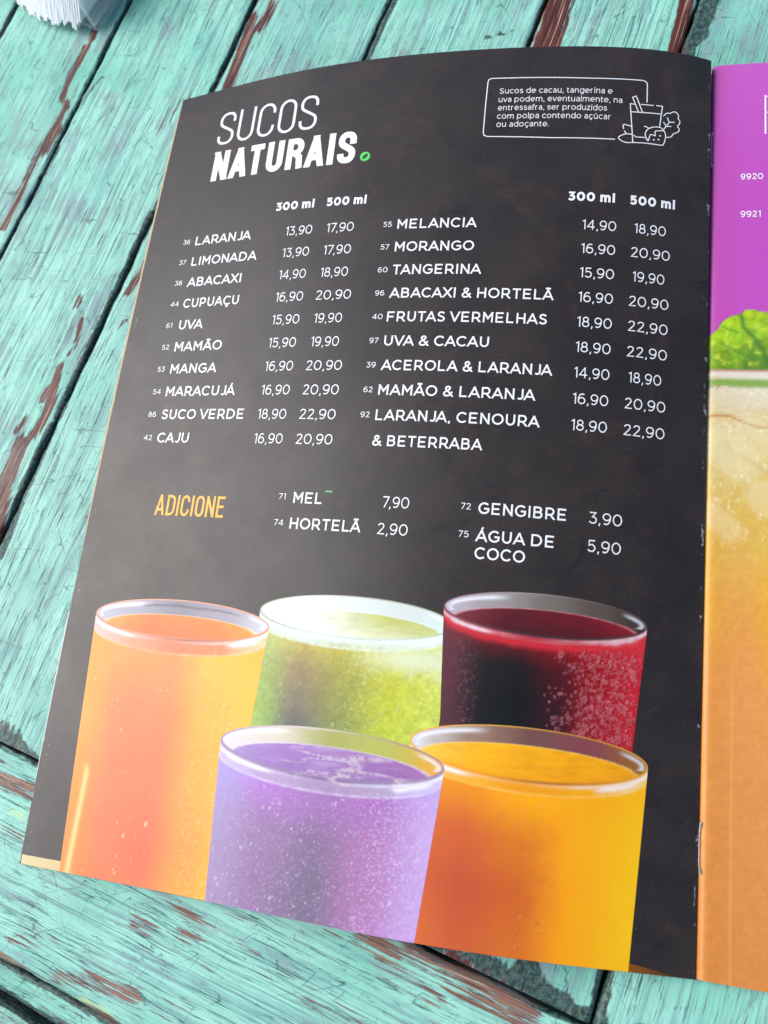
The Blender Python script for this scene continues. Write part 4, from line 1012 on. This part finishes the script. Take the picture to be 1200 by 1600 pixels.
# ================================================================ napkin holder and napkins, far left corner
hold = empty('napkin_holder', 'clear acrylic napkin holder at the far left corner of the table', 'napkin holder')
gl = G('clear_acrylic'); gl.out(Base_Color=(0.9, 0.93, 0.93, 1), Roughness=0.06, IOR=1.49)
tr = gl.n('BsdfTransparent', {'Color': (0.97, 0.99, 0.985, 1)}).outputs[0]
lw = gl.n('LayerWeight', {'Blend': 0.25}).outputs['Facing']
mx = gl.n('MixShader', {0: gl.math('ADD', 0.10, gl.math('MULTIPLY', lw, 0.5), clamp=True), 1: tr, 2: gl.b.outputs[0]}).outputs[0]
gl.t.links.new(mx, gl.t.nodes['Material Output'].inputs['Surface']); M_ACR = gl.m
def hframe(a, b): # a along the front, b to the back; origin at the near corner
    fx, fy = 0.403, 0.915                                # direction to the back
    return -48.8 - a * fy + b * fx, 337.1 + a * fx + b * fy
def hbox(a0, a1, b0, b1, z0, z1):
    bv, bf = box_mesh(a0, a1, b0, b1, z0, z1)
    return [(*hframe(a, b), z + TABLE_Z) for a, b, z in bv], [f[::-1] for f in bf]
v, f = hbox(0, 79, 0, 110, .3, 3.2); mesh_obj('base_plate', v, f, M_ACR, hold, smooth=False)
v, f = hbox(0, 3.0, 0.2, 109.8, 3.25, 19); mesh_obj('side_plate', v, f, M_ACR, hold, smooth=False)
v, f = hbox(76, 79, 0.2, 109.8, 3.25, 19); mesh_obj('side_plate', v, f, M_ACR, hold, smooth=False)
M_NAP = plain('napkin_paper', (232, 236, 240), 0.85)
rg = np.random.default_rng(12); V, Fq = [], []
for i in range(46):
    a0 = 5 + i * 1.14; j = rg.uniform(-.12, .12); bulge = 5.0 * math.sin(math.pi * min(1, (i + 4) / 40)) ** .7
    b0 = -2.5 - bulge + j * .4; zb = 3.4 + rg.uniform(0, 2.6)
    n = 12
    for s in range(n):
        z = zb + (20 + rg.uniform(-.4, .4)) * s / (n - 1); k = .75 * (z - 3); a0 = 5 + i * 1.14 + .45 * (z - 3) * (i / 45) ** 1.5
        for (aa, bb) in ((a0, b0 + k), (a0, 100), (a0 + 1.12, 100), (a0 + 1.12, b0 + k)):
            V.append((*hframe(aa, bb + .06 * rg.normal() * (bb < 50)), z + TABLE_Z))
    o = i * n * 4
    for s in range(n - 1):
        for k in range(4): Fq.append((o + s * 4 + k, o + s * 4 + (k + 1) % 4, o + s * 4 + 4 + (k + 1) % 4, o + s * 4 + 4 + k))
    Fq.append((o + 3, o + 2, o + 1, o)); e = o + (n - 1) * 4; Fq.append((e, e + 1, e + 2, e + 3))
nap = mesh_obj('napkin_stack', V, Fq, M_NAP, smooth=False)
nap['label'] = 'stack of white paper napkins standing in the clear holder'; nap['category'] = 'napkins'
